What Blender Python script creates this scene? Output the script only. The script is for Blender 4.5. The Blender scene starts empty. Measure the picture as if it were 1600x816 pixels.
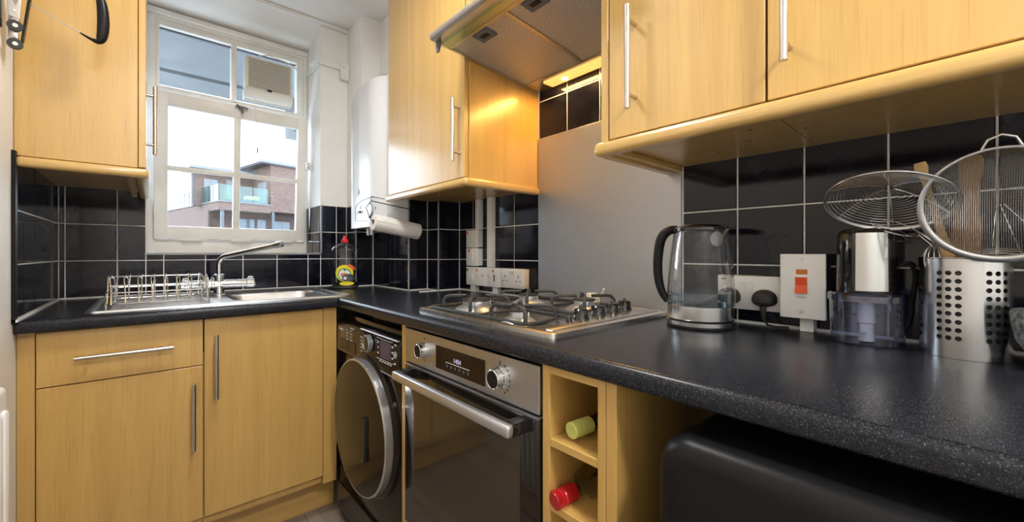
import bpy, bmesh, math, random
from mathutils import Vector, Matrix
random.seed(7)
C = bpy.context.scene.collection
SC = bpy.context.scene
R = math.radians
# ------------------------------------------------------------------ camera, world, lights
cam = bpy.data.cameras.new('camera'); co = bpy.data.objects.new('camera', cam); C.objects.link(co)
co.location = (0, 0, 1.095); co.rotation_euler = (R(90), 0, -0.7285)
cam.sensor_width = 36; cam.lens = 634.2/1600*36; cam.shift_y = -12/1600; cam.clip_start = 0.01; cam.clip_end = 500
SC.camera = co
SC.view_settings.view_transform = 'Standard'; SC.view_settings.look = 'None'
SC.view_settings.gamma = 1; SC.view_settings.use_curve_mapping = False
SC.view_settings.exposure = 0.35
w = bpy.data.worlds.new('world'); SC.world = w; w.use_nodes = True
nt = w.node_tree; nt.nodes.clear()
out = nt.nodes.new('ShaderNodeOutputWorld'); bg = nt.nodes.new('ShaderNodeBackground')
tc = nt.nodes.new('ShaderNodeTexCoord'); mp = nt.nodes.new('ShaderNodeMapping'); mp.inputs['Scale'].default_value = (1, 1, 3)
nz = nt.nodes.new('ShaderNodeTexNoise'); nz.inputs['Scale'].default_value = 2.2; nz.inputs['Detail'].default_value = 5
cr = nt.nodes.new('ShaderNodeValToRGB')
cr.color_ramp.elements[0].position = .38; cr.color_ramp.elements[0].color = (.66, .80, 1.0, 1)
cr.color_ramp.elements[1].position = .62; cr.color_ramp.elements[1].color = (.84, .92, 1.0, 1)
bg.inputs['Strength'].default_value = 7.0
nt.links.new(tc.outputs['Generated'], mp.inputs[0]); nt.links.new(mp.outputs[0], nz.inputs[0])
nt.links.new(nz.outputs['Fac'], cr.inputs[0]); nt.links.new(cr.outputs[0], bg.inputs[0]); nt.links.new(bg.outputs[0], out.inputs[0])

def area(name, loc, size, power, col, rot=(0, 0, 0), shape='RECTANGLE', size_y=None):
    l = bpy.data.lights.new(name, 'AREA'); l.shape = shape; l.size = size
    if size_y: l.size_y = size_y
    l.energy = power; l.color = col
    o = bpy.data.objects.new(name, l); o.location = loc; o.rotation_euler = rot; C.objects.link(o); return o
# daylight entering through the window opening (portal only guides sky sampling)
p_ = area('window_portal', (.347, 2.86, 1.70), .78, 1, (1, 1, 1), (R(-90), 0, 0), size_y=1.3); p_.data.cycles.is_portal = True
area('ceiling_and_fill_light', (.30, 1.05, 2.325), .26, 10, (1, .98, .95), shape='DISK')
area('ceiling_and_fill_light', (.25, -.75, 2.325), .26, 24, (1, .985, .96), shape='DISK')  # added fill light, unseen behind the camera, to brighten the room
area('hood_lamp_light', (1.145, .90, 1.738), .03, 2.6, (1, .55, .13), size_y=.32)

# ------------------------------------------------------------------ materials
def mat(name, col=(.8, .8, .8), rough=.5, metal=0, spec=.5, coat=0, coat_r=.05, emit=None, estr=1, aniso=0):
    m = bpy.data.materials.new(name); m.use_nodes = True
    b = m.node_tree.nodes['Principled BSDF']
    b.inputs['Base Color'].default_value = (*col, 1); b.inputs['Roughness'].default_value = rough
    b.inputs['Metallic'].default_value = metal; b.inputs['Specular IOR Level'].default_value = spec
    b.inputs['Coat Weight'].default_value = coat; b.inputs['Coat Roughness'].default_value = coat_r
    b.inputs['Anisotropic'].default_value = aniso
    if emit: b.inputs['Emission Color'].default_value = (*emit, 1); b.inputs['Emission Strength'].default_value = estr
    return m
def N(m, t, **k):
    n = m.node_tree.nodes.new(t)
    for a, v in k.items():
        if a in n.inputs.keys() if hasattr(n.inputs, 'keys') else False: n.inputs[a].default_value = v
        else: setattr(n, a, v)
    return n
def L(m, a, b): m.node_tree.links.new(a, b)
def noise_col(m, c0, c1, scale=(1, 1, 1), ns=5, detail=4, p0=.35, p1=.65, bump=0, bd=.01, distort=0, rough=None):
    b = m.node_tree.nodes['Principled BSDF']
    t = N(m, 'ShaderNodeTexCoord'); mp = N(m, 'ShaderNodeMapping'); mp.inputs['Scale'].default_value = scale
    g = N(m, 'ShaderNodeNewGeometry'); L(m, g.outputs['Position'], mp.inputs[0])
    n = N(m, 'ShaderNodeTexNoise'); n.inputs['Scale'].default_value = ns; n.inputs['Detail'].default_value = detail
    n.inputs['Distortion'].default_value = distort
    r = N(m, 'ShaderNodeValToRGB'); r.color_ramp.elements[0].position = p0; r.color_ramp.elements[1].position = p1
    r.color_ramp.elements[0].color = (*c0, 1); r.color_ramp.elements[1].color = (*c1, 1)
    L(m, mp.outputs[0], n.inputs[0]); L(m, n.outputs['Fac'], r.inputs[0]); L(m, r.outputs[0], b.inputs['Base Color'])
    if bump:
        bp = N(m, 'ShaderNodeBump'); bp.inputs['Strength'].default_value = bump; bp.inputs['Distance'].default_value = bd
        L(m, n.outputs['Fac'], bp.inputs['Height']); L(m, bp.outputs[0], b.inputs['Normal'])
    if rough:
        mr = N(m, 'ShaderNodeMapRange'); mr.inputs['To Min'].default_value = rough[0]; mr.inputs['To Max'].default_value = rough[1]
        L(m, n.outputs['Fac'], mr.inputs['Value']); L(m, mr.outputs[0], b.inputs['Roughness'])
    return m
def wood(name, axis, c0=(.54, .325, .090), c1=(.635, .40, .118), rough=.36, coat=1.0, grain=.55):
    m = mat(name, c1, rough, coat=coat, coat_r=.22)
    sc = {'z': (38, 38, 1.3), 'x': (1.3, 38, 38), 'y': (38, 1.3, 38)}[axis]
    b = m.node_tree.nodes['Principled BSDF']
    g = N(m, 'ShaderNodeNewGeometry'); mp = N(m, 'ShaderNodeMapping'); mp.inputs['Scale'].default_value = sc
    mp2 = N(m, 'ShaderNodeMapping'); mp2.inputs['Scale'].default_value = tuple(s*7 if s > 5 else s*6 for s in sc)
    n1 = N(m, 'ShaderNodeTexNoise'); n1.inputs['Scale'].default_value = .32; n1.inputs['Detail'].default_value = 6; n1.inputs['Distortion'].default_value = 1.2
    n2 = N(m, 'ShaderNodeTexNoise'); n2.inputs['Scale'].default_value = 1.0; n2.inputs['Detail'].default_value = 2
    r1 = N(m, 'ShaderNodeValToRGB'); r1.color_ramp.elements[0].position = .3; r1.color_ramp.elements[1].position = .7
    r1.color_ramp.elements[0].color = (*c0, 1); r1.color_ramp.elements[1].color = (*c1, 1)
    r2 = N(m, 'ShaderNodeValToRGB'); r2.color_ramp.elements[0].position = .28; r2.color_ramp.elements[1].position = .46
    r2.color_ramp.elements[0].color = (.80, .76, .70, 1); r2.color_ramp.elements[1].color = (1, 1, 1, 1)
    mx = N(m, 'ShaderNodeMixRGB'); mx.blend_type = 'MULTIPLY'; mx.inputs[0].default_value = grain
    L(m, g.outputs['Position'], mp.inputs[0]); L(m, g.outputs['Position'], mp2.inputs[0])
    L(m, mp.outputs[0], n1.inputs[0]); L(m, mp2.outputs[0], n2.inputs[0])
    L(m, n1.outputs['Fac'], r1.inputs[0]); L(m, n2.outputs['Fac'], r2.inputs[0])
    L(m, r1.outputs[0], mx.inputs[1]); L(m, r2.outputs[0], mx.inputs[2]); L(m, mx.outputs[0], b.inputs['Base Color'])
    return m
def thin_glass(name, tint=(1, 1, 1), rough=.0, f0=.06, f1=.9, extra=0.0):
    m = bpy.data.materials.new(name); m.use_nodes = True; m.node_tree.nodes.clear()
    o = N(m, 'ShaderNodeOutputMaterial'); t = N(m, 'ShaderNodeBsdfTransparent'); t.inputs[0].default_value = (*tint, 1)
    g = N(m, 'ShaderNodeBsdfGlossy'); g.inputs['Roughness'].default_value = rough
    lw = N(m, 'ShaderNodeLayerWeight'); lw.inputs['Blend'].default_value = .35
    mr = N(m, 'ShaderNodeMapRange'); mr.inputs['To Min'].default_value = f0; mr.inputs['To Max'].default_value = f1
    mr.inputs['From Min'].default_value = .1
    mx = N(m, 'ShaderNodeMixShader')
    L(m, lw.outputs['Facing'], mr.inputs['Value']); L(m, mr.outputs[0], mx.inputs[0]); L(m, t.outputs[0], mx.inputs[1]); L(m, g.outputs[0], mx.inputs[2])
    L(m, mx.outputs[0], o.inputs[0]); return m
M = {}
M['wood_z'] = wood('beech_upright', 'z'); M['wood_x'] = wood('beech_along_x', 'x'); M['wood_y'] = wood('beech_along_y', 'y')
M['wood_pale'] = wood('beech_rail', 'y', (.56, .350, .105), (.64, .415, .14), .3)
M['wood_palex'] = wood('beech_rail_x', 'x', (.56, .350, .105), (.64, .415, .14), .3)
M['wall'] = noise_col(mat('wall_paint', (.85, .85, .84), .6), (.84, .84, .82), (.89, .89, .88), ns=6, bump=.08, bd=.004)
M['ceil'] = noise_col(mat('ceiling_paint', (.85, .85, .84), .7), (.82, .82, .81), (.87, .87, .86), ns=5, bump=.05, bd=.004)
M['gloss_white'] = noise_col(mat('window_paint', (.84, .83, .79), .35), (.80, .79, .75), (.88, .87, .84), ns=9, bump=.12, bd=.002)
M['plastic'] = mat('white_plastic', (.82, .82, .80), .35)
M['cream_plastic'] = mat('cream_plastic', (.76, .74, .66), .4)
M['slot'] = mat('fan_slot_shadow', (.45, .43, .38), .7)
M['boiler'] = mat('boiler_enamel', (.82, .85, .89), .22, spec=.35)
M['grey_print'] = mat('grey_print', (.12, .13, .15), .5, spec=.2)
M['tile'] = noise_col(mat('black_tile', (.012, .012, .022), .07, spec=.4), (.003, .003, .009), (.009, .009, .018), ns=14, detail=3, rough=(.05, .13))
M['grout'] = mat('white_grout', (.84, .83, .80), .7)
M['trimgrey'] = mat('grey_tile_trim', (.30, .31, .33), .35, metal=.3)
M['chrome'] = mat('chrome', (.80, .81, .83), .12, metal=1)
M['chrome_wire'] = mat('chrome_wire', (.78, .79, .80), .2, metal=1)
M['nickel'] = mat('brushed_nickel', (.60, .57, .53), .32, metal=1)
M['darkmetal'] = mat('dull_catch_metal', (.24, .24, .25), .35, metal=.9)
def brushed(name, col, r0, r1, scale, bump=.05):
    m = mat(name, col, .3, metal=1)
    b = m.node_tree.nodes['Principled BSDF']
    g = N(m, 'ShaderNodeNewGeometry'); mp = N(m, 'ShaderNodeMapping'); mp.inputs['Scale'].default_value = scale
    n = N(m, 'ShaderNodeTexNoise'); n.inputs['Scale'].default_value = 1; n.inputs['Detail'].default_value = 5
    mr = N(m, 'ShaderNodeMapRange'); mr.inputs['To Min'].default_value = r0; mr.inputs['To Max'].default_value = r1
    bp = N(m, 'ShaderNodeBump'); bp.inputs['Strength'].default_value = bump; bp.inputs['Distance'].default_value = .001
    L(m, g.outputs['Position'], mp.inputs[0]); L(m, mp.outputs[0], n.inputs[0]); L(m, n.outputs['Fac'], mr.inputs['Value'])
    L(m, mr.outputs[0], b.inputs['Roughness']); L(m, n.outputs['Fac'], bp.inputs['Height']); L(m, bp.outputs[0], b.inputs['Normal'])
    return m
M['steel'] = brushed('brushed_steel', (.50, .50, .51), .22, .42, (400, 6, 400))
M['steel_z'] = brushed('brushed_steel_upright', (.64, .64, .65), .2, .36, (500, 500, 5))
M['hobsteel'] = brushed('hob_steel', (.66, .65, .63), .18, .32, (6, 300, 6))
M['sinksteel'] = brushed('sink_steel', (.66, .67, .69), .2, .38, (8, 240, 240))
# splashback: steel wiped in arcs
m = mat('wiped_steel', (.46, .475, .50), .34, metal=1); M['splash'] = m
b = m.node_tree.nodes['Principled BSDF']; g = N(m, 'ShaderNodeNewGeometry')
mp = N(m, 'ShaderNodeMapping'); mp.inputs['Scale'].default_value = (3, 2.2, 3.2)
n1 = N(m, 'ShaderNodeTexNoise'); n1.inputs['Scale'].default_value = 1.6; n1.inputs['Detail'].default_value = 6; n1.inputs['Distortion'].default_value = 2.5
mp2 = N(m, 'ShaderNodeMapping'); mp2.inputs['Scale'].default_value = (300, 5, 300)
n2 = N(m, 'ShaderNodeTexNoise'); n2.inputs['Scale'].default_value = 1; n2.inputs['Detail'].default_value = 4
mr = N(m, 'ShaderNodeMapRange'); mr.inputs['To Min'].default_value = .26; mr.inputs['To Max'].default_value = .5
ad = N(m, 'ShaderNodeMath'); ad.operation = 'MULTIPLY_ADD'; ad.inputs[1].default_value = .12
bp = N(m, 'ShaderNodeBump'); bp.inputs['Strength'].default_value = .10; bp.inputs['Distance'].default_value = .001
L(m, g.outputs['Position'], mp.inputs[0]); L(m, g.outputs['Position'], mp2.inputs[0]); L(m, mp.outputs[0], n1.inputs[0]); L(m, mp2.outputs[0], n2.inputs[0])
L(m, n1.outputs['Fac'], mr.inputs['Value']); L(m, n2.outputs['Fac'], ad.inputs[0]); L(m, mr.outputs[0], ad.inputs[2]); L(m, ad.outputs[0], b.inputs['Roughness'])
L(m, n2.outputs['Fac'], bp.inputs['Height']); L(m, bp.outputs[0], b.inputs['Normal'])
# worktop: near black laminate with pale specks
m = mat('speckled_worktop', (.02, .021, .026), .27, spec=.32); M['worktop'] = m
b = m.node_tree.nodes['Principled BSDF']; g = N(m, 'ShaderNodeNewGeometry')
v = N(m, 'ShaderNodeTexNoise'); v.inputs['Scale'].default_value = 620; v.inputs['Detail'].default_value = 2
v2 = N(m, 'ShaderNodeTexNoise'); v2.inputs['Scale'].default_value = 260; v2.inputs['Detail'].default_value = 4
r = N(m, 'ShaderNodeValToRGB'); e = r.color_ramp.elements; e[0].position = .60; e[0].color = (0, 0, 0, 1); e[1].position = .74; e[1].color = (.12, .12, .13, 1)
r2 = N(m, 'ShaderNodeValToRGB'); e = r2.color_ramp.elements; e[0].position = .4; e[0].color = (.007, .008, .012, 1); e[1].position = .66; e[1].color = (.017, .019, .027, 1)
a = N(m, 'ShaderNodeMixRGB'); a.blend_type = 'ADD'; a.inputs[0].default_value = 1
for q in (v, v2): L(m, g.outputs['Position'], q.inputs[0])
L(m, v.outputs['Fac'], r.inputs[0]); L(m, v2.outputs['Fac'], r2.inputs[0]); L(m, r.outputs[0], a.inputs[1]); L(m, r2.outputs[0], a.inputs[2]); L(m, a.outputs[0], b.inputs['Base Color'])
bp = N(m, 'ShaderNodeBump'); bp.inputs['Strength'].default_value = .06; bp.inputs['Distance'].default_value = .0006
L(m, v2.outputs['Fac'], bp.inputs['Height']); L(m, bp.outputs[0], b.inputs['Normal'])
M['black_gloss'] = mat('black_gloss', (.012, .011, .011), .10, coat=.4, coat_r=.03)
M['brown_black'] = mat('washer_black', (.014, .010, .008), .14, spec=.35)
M['oven_glass'] = mat('oven_glass', (.010, .008, .006), .035, spec=.8)
M['oven_inner'] = mat('oven_inner_window', (.040, .030, .020), .06, spec=.8)
M['screen'] = mat('dark_screen', (.012, .008, .006), .08, spec=.3)
M['screen_blue'] = mat('washer_screen', (.05, .045, .10), .12)
M['digits'] = mat('lit_digits', (.1, .1, .1), .5, emit=(.80, .72, 1), estr=.55)
M['print'] = mat('pale_print', (.62, .62, .62), .5)
M['dark_print'] = mat('dark_print', (.05, .05, .05), .6)
M['black_plastic'] = mat('black_plastic', (.007, .007, .008), .36, spec=.22)
M['black_rubber'] = mat('black_rubber', (.02, .02, .02), .6)
M['iron'] = noise_col(mat('cast_iron', (.02, .02, .022), .5), (.012, .012, .013), (.035, .035, .038), ns=90, bump=.2, bd=.001)
M['silver'] = mat('silver_plastic', (.58, .59, .62), .28, metal=.85)
M['red_neon'] = mat('orange_red_neon', (.80, .10, .02), .35)
M['amber'] = mat('amber_neon', (.62, .17, .01), .3)
M['redcap'] = mat('red_cap', (.70, .03, .025), .28)
M['redfoil'] = mat('red_foil', (.50, .012, .02), .22, metal=.25, coat=.5)
M['greencap'] = mat('yellow_green_cap', (.55, .58, .16), .35)
M['paper'] = noise_col(mat('kitchen_paper', (.84, .83, .80), .9), (.80, .79, .76), (.87, .86, .84), ns=120, bump=.3, bd=.001)
M['card'] = mat('card_tube', (.36, .30, .25), .85)
M['yellow'] = mat('label_yellow', (.85, .72, .03), .4); M['green'] = mat('label_green', (.02, .30, .06), .4)
M['label_white'] = mat('label_white', (.85, .85, .83), .4); M['label_orange'] = mat('label_orange', (.80, .16, .03), .4)
M['label_dark'] = mat('label_dark', (.03, .03, .035), .4)
M['glass'] = thin_glass('window_glass', (.97, .985, .98), 0, .03, .5)
M['kglass'] = thin_glass('kettle_glass', (.95, .965, .98), .015, .035, .9)
M['water'] = thin_glass('water', (.80, .90, .96), .0, .08, .7)
M['bluebowl'] = thin_glass('blue_tinted_plastic', (.76, .80, .97), .08, .13, .8)
M['clearpet'] = thin_glass('clear_bottle', (.90, .93, .92), .05, .06, .75)
M['dishliquid'] = thin_glass('green_dish_liquid', (.38, .46, .10), .05, .05, .4)
M['bottleglass'] = thin_glass('clear_wine_glass', (.72, .74, .72), .03, .08, .7)
M['darkbottle'] = mat('dark_wine_glass', (.02, .018, .012), .08)
M['greenglass'] = thin_glass('balustrade_glass', (.60, .80, .78), .0, .06, .35)
M['visor'] = thin_glass('visor_glass', (.84, .94, .90), .0, .05, .5)
M['granite'] = noise_col(mat('granite', (.2, .24, .25), .6), (.05, .065, .07), (.34, .38, .38), ns=120, detail=6, bump=.5, bd=.002)
M['bamboo'] = wood('bamboo', 'z', (.56, .33, .13), (.70, .46, .21), .5, 0, .2)
M['spatula'] = wood('spatula_wood', 'z', (.34, .19, .085), (.45, .27, .13), .6, 0, .2)
M['steelcaddy'] = mat('caddy_steel', (.62, .63, .64), .2, metal=1)
M['holes'] = mat('caddy_inner_shade', (.015, .015, .018), .6)  # near-black colour standing in for the shade inside the caddy
M['radiator'] = mat('radiator_enamel', (.86, .87, .90), .3)
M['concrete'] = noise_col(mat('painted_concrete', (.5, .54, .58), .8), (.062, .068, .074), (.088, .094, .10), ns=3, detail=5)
M['roofwhite'] = mat('roof_fascia', (.13, .14, .155), .5); M['roofdark'] = mat('roof_edge_dark', (.06, .065, .075), .6)
M['winframe'] = mat('far_window_frame', (.15, .16, .17), .4); M['farglass'] = mat('far_window_glass', (.10, .14, .17), .08)
M['farwhite'] = mat('far_blind', (.16, .165, .17), .6)
M['column'] = mat('far_column', (.06, .07, .08), .5)
M['foliage'] = mat('pot_foliage', (.10, .22, .09), .8); M['yellow_thing'] = mat('yellow_cover', (.62, .60, .12), .7)
M['navy'] = mat('dark_planter', (.04, .07, .10), .7)
m = mat('red_brick', (.4, .2, .14), .85); M['brick'] = m
b = m.node_tree.nodes['Principled BSDF']; t = N(m, 'ShaderNodeTexCoord'); sx = N(m, 'ShaderNodeSeparateXYZ'); L(m, t.outputs['Object'], sx.inputs[0])
ad = N(m, 'ShaderNodeMath'); ad.operation = 'ADD'; L(m, sx.outputs[0], ad.inputs[0]); L(m, sx.outputs[1], ad.inputs[1])
cx = N(m, 'ShaderNodeCombineXYZ'); L(m, ad.outputs[0], cx.inputs[0]); L(m, sx.outputs[2], cx.inputs[1])
bt = N(m, 'ShaderNodeTexBrick'); bt.inputs['Scale'].default_value = 1; bt.inputs['Brick Width'].default_value = .26; bt.inputs['Row Height'].default_value = .088
bt.inputs['Mortar Size'].default_value = .012; bt.inputs['Color1'].default_value = (.065, .026, .018, 1); bt.inputs['Color2'].default_value = (.125, .063, .046, 1); bt.inputs['Mortar'].default_value = (.13, .12, .11, 1)
L(m, cx.outputs[0], bt.inputs['Vector']); L(m, bt.outputs['Color'], b.inputs['Base Color'])
M['floor'] = wood('grey_oak_board', 'y', (.20, .165, .135), (.34, .29, .245), .45, 0)
M['floorbase'] = mat('underlay', (.08, .07, .06), .9)
# fine aluminium mesh of the hood filters
m = mat('filter_mesh', (.52, .48, .43), .42, metal=.55); M['mesh'] = m
b = m.node_tree.nodes['Principled BSDF']; g = N(m, 'ShaderNodeNewGeometry'); mp = N(m, 'ShaderNodeMapping'); mp.inputs['Rotation'].default_value = (0, 0, R(45))
vo = N(m, 'ShaderNodeTexVoronoi'); vo.voronoi_dimensions = '2D'; vo.inputs['Scale'].default_value = 210; vo.inputs['Randomness'].default_value = .25
nn = N(m, 'ShaderNodeTexNoise'); nn.inputs['Scale'].default_value = 30
am = N(m, 'ShaderNodeMath'); am.operation = 'MULTIPLY_ADD'; am.inputs[1].default_value = .8
bp = N(m, 'ShaderNodeBump'); bp.inputs['Strength'].default_value = .6; bp.inputs['Distance'].default_value = .0012
rr = N(m, 'ShaderNodeValToRGB'); e = rr.color_ramp.elements; e[0].position = .1; e[0].color = (.74, .75, .77, 1); e[1].position = .6; e[1].color = (.22, .23, .24, 1)
L(m, g.outputs['Position'], mp.inputs[0]); L(m, mp.outputs[0], vo.inputs[0]); L(m, mp.outputs[0], nn.inputs[0])
L(m, vo.outputs['Distance'], bp.inputs['Height'])
L(m, vo.outputs['Distance'], rr.inputs[0]); L(m, rr.outputs[0], b.inputs['Base Color']); L(m, bp.outputs[0], b.inputs['Normal'])
M['lamp'] = mat('lamp_cover', (1, .8, .5), .4, emit=(1, .50, .10), estr=.85)
M['bulb'] = mat('lamp_bulb', (1, .9, .7), .4, emit=(1, .72, .34), estr=7)
M['ceil_lamp'] = mat('lamp_diffuser', (1, 1, 1), .4, emit=(1, .93, .84), estr=6)

# ------------------------------------------------------------------ mesh helpers
def wloc(o):
    v = Vector((0, 0, 0))
    while o is not None:
        v = v + o.location; o = o.parent
    return v
def cr(P, k=5):
    P = [Vector(p) for p in P]; Q = [P[0]+(P[0]-P[1])]+P+[P[-1]+(P[-1]-P[-2])]; o = []
    for i in range(1, len(Q)-2):
        a, b, c_, d_ = Q[i-1:i+3]
        for j in range(k):
            t_ = j/k; o.append(.5*((2*b)+(c_-a)*t_+(2*a-5*b+4*c_-d_)*t_*t_+(3*b-a-3*c_+d_)*t_**3))
    o.append(P[-1]); return [tuple(v) for v in o]
def crr(r_, k=5): return [p[0] for p in cr([(q, 0, 0) for q in r_], k)]
class MB:
    def __init__(s): s.bm = bmesh.new()
    def _merge(s, tmp, mtx=None):
        if mtx is not None: bmesh.ops.transform(tmp, matrix=mtx, verts=tmp.verts)
        me = bpy.data.meshes.new('tmp'); tmp.to_mesh(me); tmp.free(); s.bm.from_mesh(me); bpy.data.meshes.remove(me); return s
    def box(s, x0, x1, y0, y1, z0, z1, bev=0, seg=2, mtx=None):
        t = bmesh.new(); bmesh.ops.create_cube(t, size=1)
        for v in t.verts:
            v.co = Vector(((x0+x1)/2+v.co.x*(x1-x0), (y0+y1)/2+v.co.y*(y1-y0), (z0+z1)/2+v.co.z*(z1-z0)))
        if bev: bmesh.ops.bevel(t, geom=list(t.edges), offset=bev, segments=seg, profile=.5, affect='EDGES')
        return s._merge(t, mtx)
    def cyl(s, p0, p1, r0, r1=None, n=24, caps=True):
        r1 = r0 if r1 is None else r1
        return s.rings([(p0, r0), (p1, r1)], n, caps)
    def rings(s, pr, n=24, caps=True):
        """sweep: list of (point, radius), frame from first to last direction"""
        pts = [Vector(p) for p, _ in pr]; d = (pts[-1]-pts[0]).normalized()
        u = d.orthogonal().normalized(); w_ = d.cross(u)
        rows = []
        for (p, r) in pr:
            p = Vector(p); rows.append([s.bm.verts.new(p+u*r*math.cos(2*math.pi*i/n)+w_*r*math.sin(2*math.pi*i/n)) for i in range(n)])
        for a, b in zip(rows, rows[1:]):
            for i in range(n): s.bm.faces.new((a[i], a[(i+1) % n], b[(i+1) % n], b[i]))
        if caps: s.bm.faces.new(rows[0][::-1]); s.bm.faces.new(rows[-1])
        return s
    def lathe(s, prof, c=(0, 0, 0), n=32, axis='z', sx=1, sy=1, mtx=None, cap0=True, cap1=True):
        c = Vector(c); t = bmesh.new(); rows = []
        for r, h in prof:
            row = []
            for i in range(n):
                a = 2*math.pi*i/n; p, q = r*math.cos(a)*sx, r*math.sin(a)*sy
                v = {'z': (p, q, h), 'x': (h, p, q), 'y': (p, h, q)}[axis]
                row.append(t.verts.new(Vector(v)))
            rows.append(row)
        for a, b in zip(rows, rows[1:]):
            for i in range(n): t.faces.new((a[i], a[(i+1) % n], b[(i+1) % n], b[i]))
        if cap0 and prof[0][0] > 1e-6: t.faces.new(rows[0][::-1])
        if cap1 and prof[-1][0] > 1e-6: t.faces.new(rows[-1])
        bmesh.ops.remove_doubles(t, verts=t.verts, dist=1e-7)
        m4 = Matrix.Translation(c) if mtx is None else mtx
        return s._merge(t, m4)
    def tube(s, pts, r, n=8, closed=False, rad=None):
        P = [Vector(p) for p in pts]; k = len(P); rows = []
        up = None
        for i in range(k):
            if closed: d = (P[(i+1) % k]-P[i-1])
            else: d = P[min(i+1, k-1)]-P[max(i-1, 0)]
            d.normalize()
            if up is None: up = d.orthogonal().normalized()
            up = (up-d*up.dot(d)); up = up.normalized() if up.length > 1e-6 else d.orthogonal().normalized()
            w_ = d.cross(up); rr = rad[i] if rad else r
            rows.append([s.bm.verts.new(P[i]+up*rr*math.cos(2*math.pi*j/n)+w_*rr*math.sin(2*math.pi*j/n)) for j in range(n)])
        for i in range(k if closed else k-1):
            a, b = rows[i], rows[(i+1) % k]
            for j in range(n): s.bm.faces.new((a[j], a[(j+1) % n], b[(j+1) % n], b[j]))
        if not closed: s.bm.faces.new(rows[0][::-1]); s.bm.faces.new(rows[-1])
        return s
    def prism(s, poly, axis, a0, a1, bev=0):
        """poly: 2-D points; axis x -> (y,z), y -> (x,z), z -> (x,y)"""
        t = bmesh.new()
        f = {'x': lambda p, h: (h, p[0], p[1]), 'y': lambda p, h: (p[0], h, p[1]), 'z': lambda p, h: (p[0], p[1], h)}[axis]
        A = [t.verts.new(f(p, a0)) for p in poly]; B = [t.verts.new(f(p, a1)) for p in poly]; n = len(poly)
        t.faces.new(A[::-1]); t.faces.new(B)
        for i in range(n): t.faces.new((A[i], A[(i+1) % n], B[(i+1) % n], B[i]))
        bmesh.ops.recalc_face_normals(t, faces=t.faces)
        if bev: bmesh.ops.bevel(t, geom=list(t.edges), offset=bev, segments=2, profile=.5, affect='EDGES')
        return s._merge(t)
    def loft(s, loops, cap0=False, cap1=False):
        rows = [[s.bm.verts.new(Vector(p)) for p in lp] for lp in loops]; n = len(rows[0])
        for a, b in zip(rows, rows[1:]):
            for i in range(n): s.bm.faces.new((a[i], a[(i+1) % n], b[(i+1) % n], b[i]))
        if cap0: s.bm.faces.new(rows[0][::-1])
        if cap1: s.bm.faces.new(rows[-1])
        return s
    def poly(s, pts): s.bm.faces.new([s.bm.verts.new(Vector(p)) for p in pts]); return s
    def build(s, name, m, parent=None, sm=35, label=None, loc=None, recalc=True, fixed=False):
        if recalc: bmesh.ops.recalc_face_normals(s.bm, faces=s.bm.faces)
        off = wloc(parent) if parent else Vector(loc or (0, 0, 0))
        if not fixed: bmesh.ops.translate(s.bm, verts=s.bm.verts, vec=-off)
        me = bpy.data.meshes.new(name); s.bm.to_mesh(me); s.bm.free()
        me.materials.append(m if not isinstance(m, str) else M[m])
        if sm: me.shade_smooth(); me.set_sharp_from_angle(angle=R(sm))
        o = bpy.data.objects.new(name, me); C.objects.link(o)
        if parent: o.parent = parent
        elif loc: o.location = loc
        if label: o['label'] = label
        return o
def thing(name, label, cat, loc=(0, 0, 0), group=None):
    o = bpy.data.objects.new(name, None); C.objects.link(o); o.location = loc; o.empty_display_size = .05
    o['label'] = label; o['category'] = cat
    if group: o['group'] = group
    return o
def tag(o, label, cat, group=None):
    o['label'] = label; o['category'] = cat
    if group: o['group'] = group
    return o
def struct(o): o['kind'] = 'structure'; return o
def rrect(x0, x1, y0, y1, z, r, n=8):
    pts = []
    for cx_, cy_, a0 in ((x1-r, y1-r, 0), (x0+r, y1-r, 90), (x0+r, y0+r, 180), (x1-r, y0+r, 270)):
        for i in range(n+1):
            a = R(a0+90*i/n); pts.append((cx_+r*math.cos(a), cy_+r*math.sin(a), z))
    return pts
def arc(c, r, a0, a1, n=8):
    return [(c[0]+r*math.cos(R(a0+(a1-a0)*i/n)), c[1]+r*math.sin(R(a0+(a1-a0)*i/n))) for i in range(n+1)]
def text(s, size, m, parent, origin, ux, uz, name='printed_text', depth=.0003, align='LEFT', bold=0):
    """flat lettering: ux = reading direction, uz = up direction"""
    cu = bpy.data.curves.new('t', 'FONT'); cu.body = s; cu.size = size; cu.align_x = align; cu.extrude = depth; cu.offset = bold
    ob = bpy.data.objects.new('t', cu); C.objects.link(ob); bpy.context.view_layer.update()
    me = bpy.data.meshes.new_from_object(ob.evaluated_get(bpy.context.evaluated_depsgraph_get()))
    bpy.data.objects.remove(ob); bpy.data.curves.remove(cu)
    ux, uz = Vector(ux).normalized(), Vector(uz).normalized(); n_ = ux.cross(uz)
    mt = Matrix((ux, uz, n_)).transposed().to_4x4(); mt.translation = Vector(origin)-wloc(parent)
    me.transform(mt); me.materials.clear(); me.materials.append(M[m])
    o = bpy.data.objects.new(name, me); C.objects.link(o); o.parent = parent; return o
_tiles = {}
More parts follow.
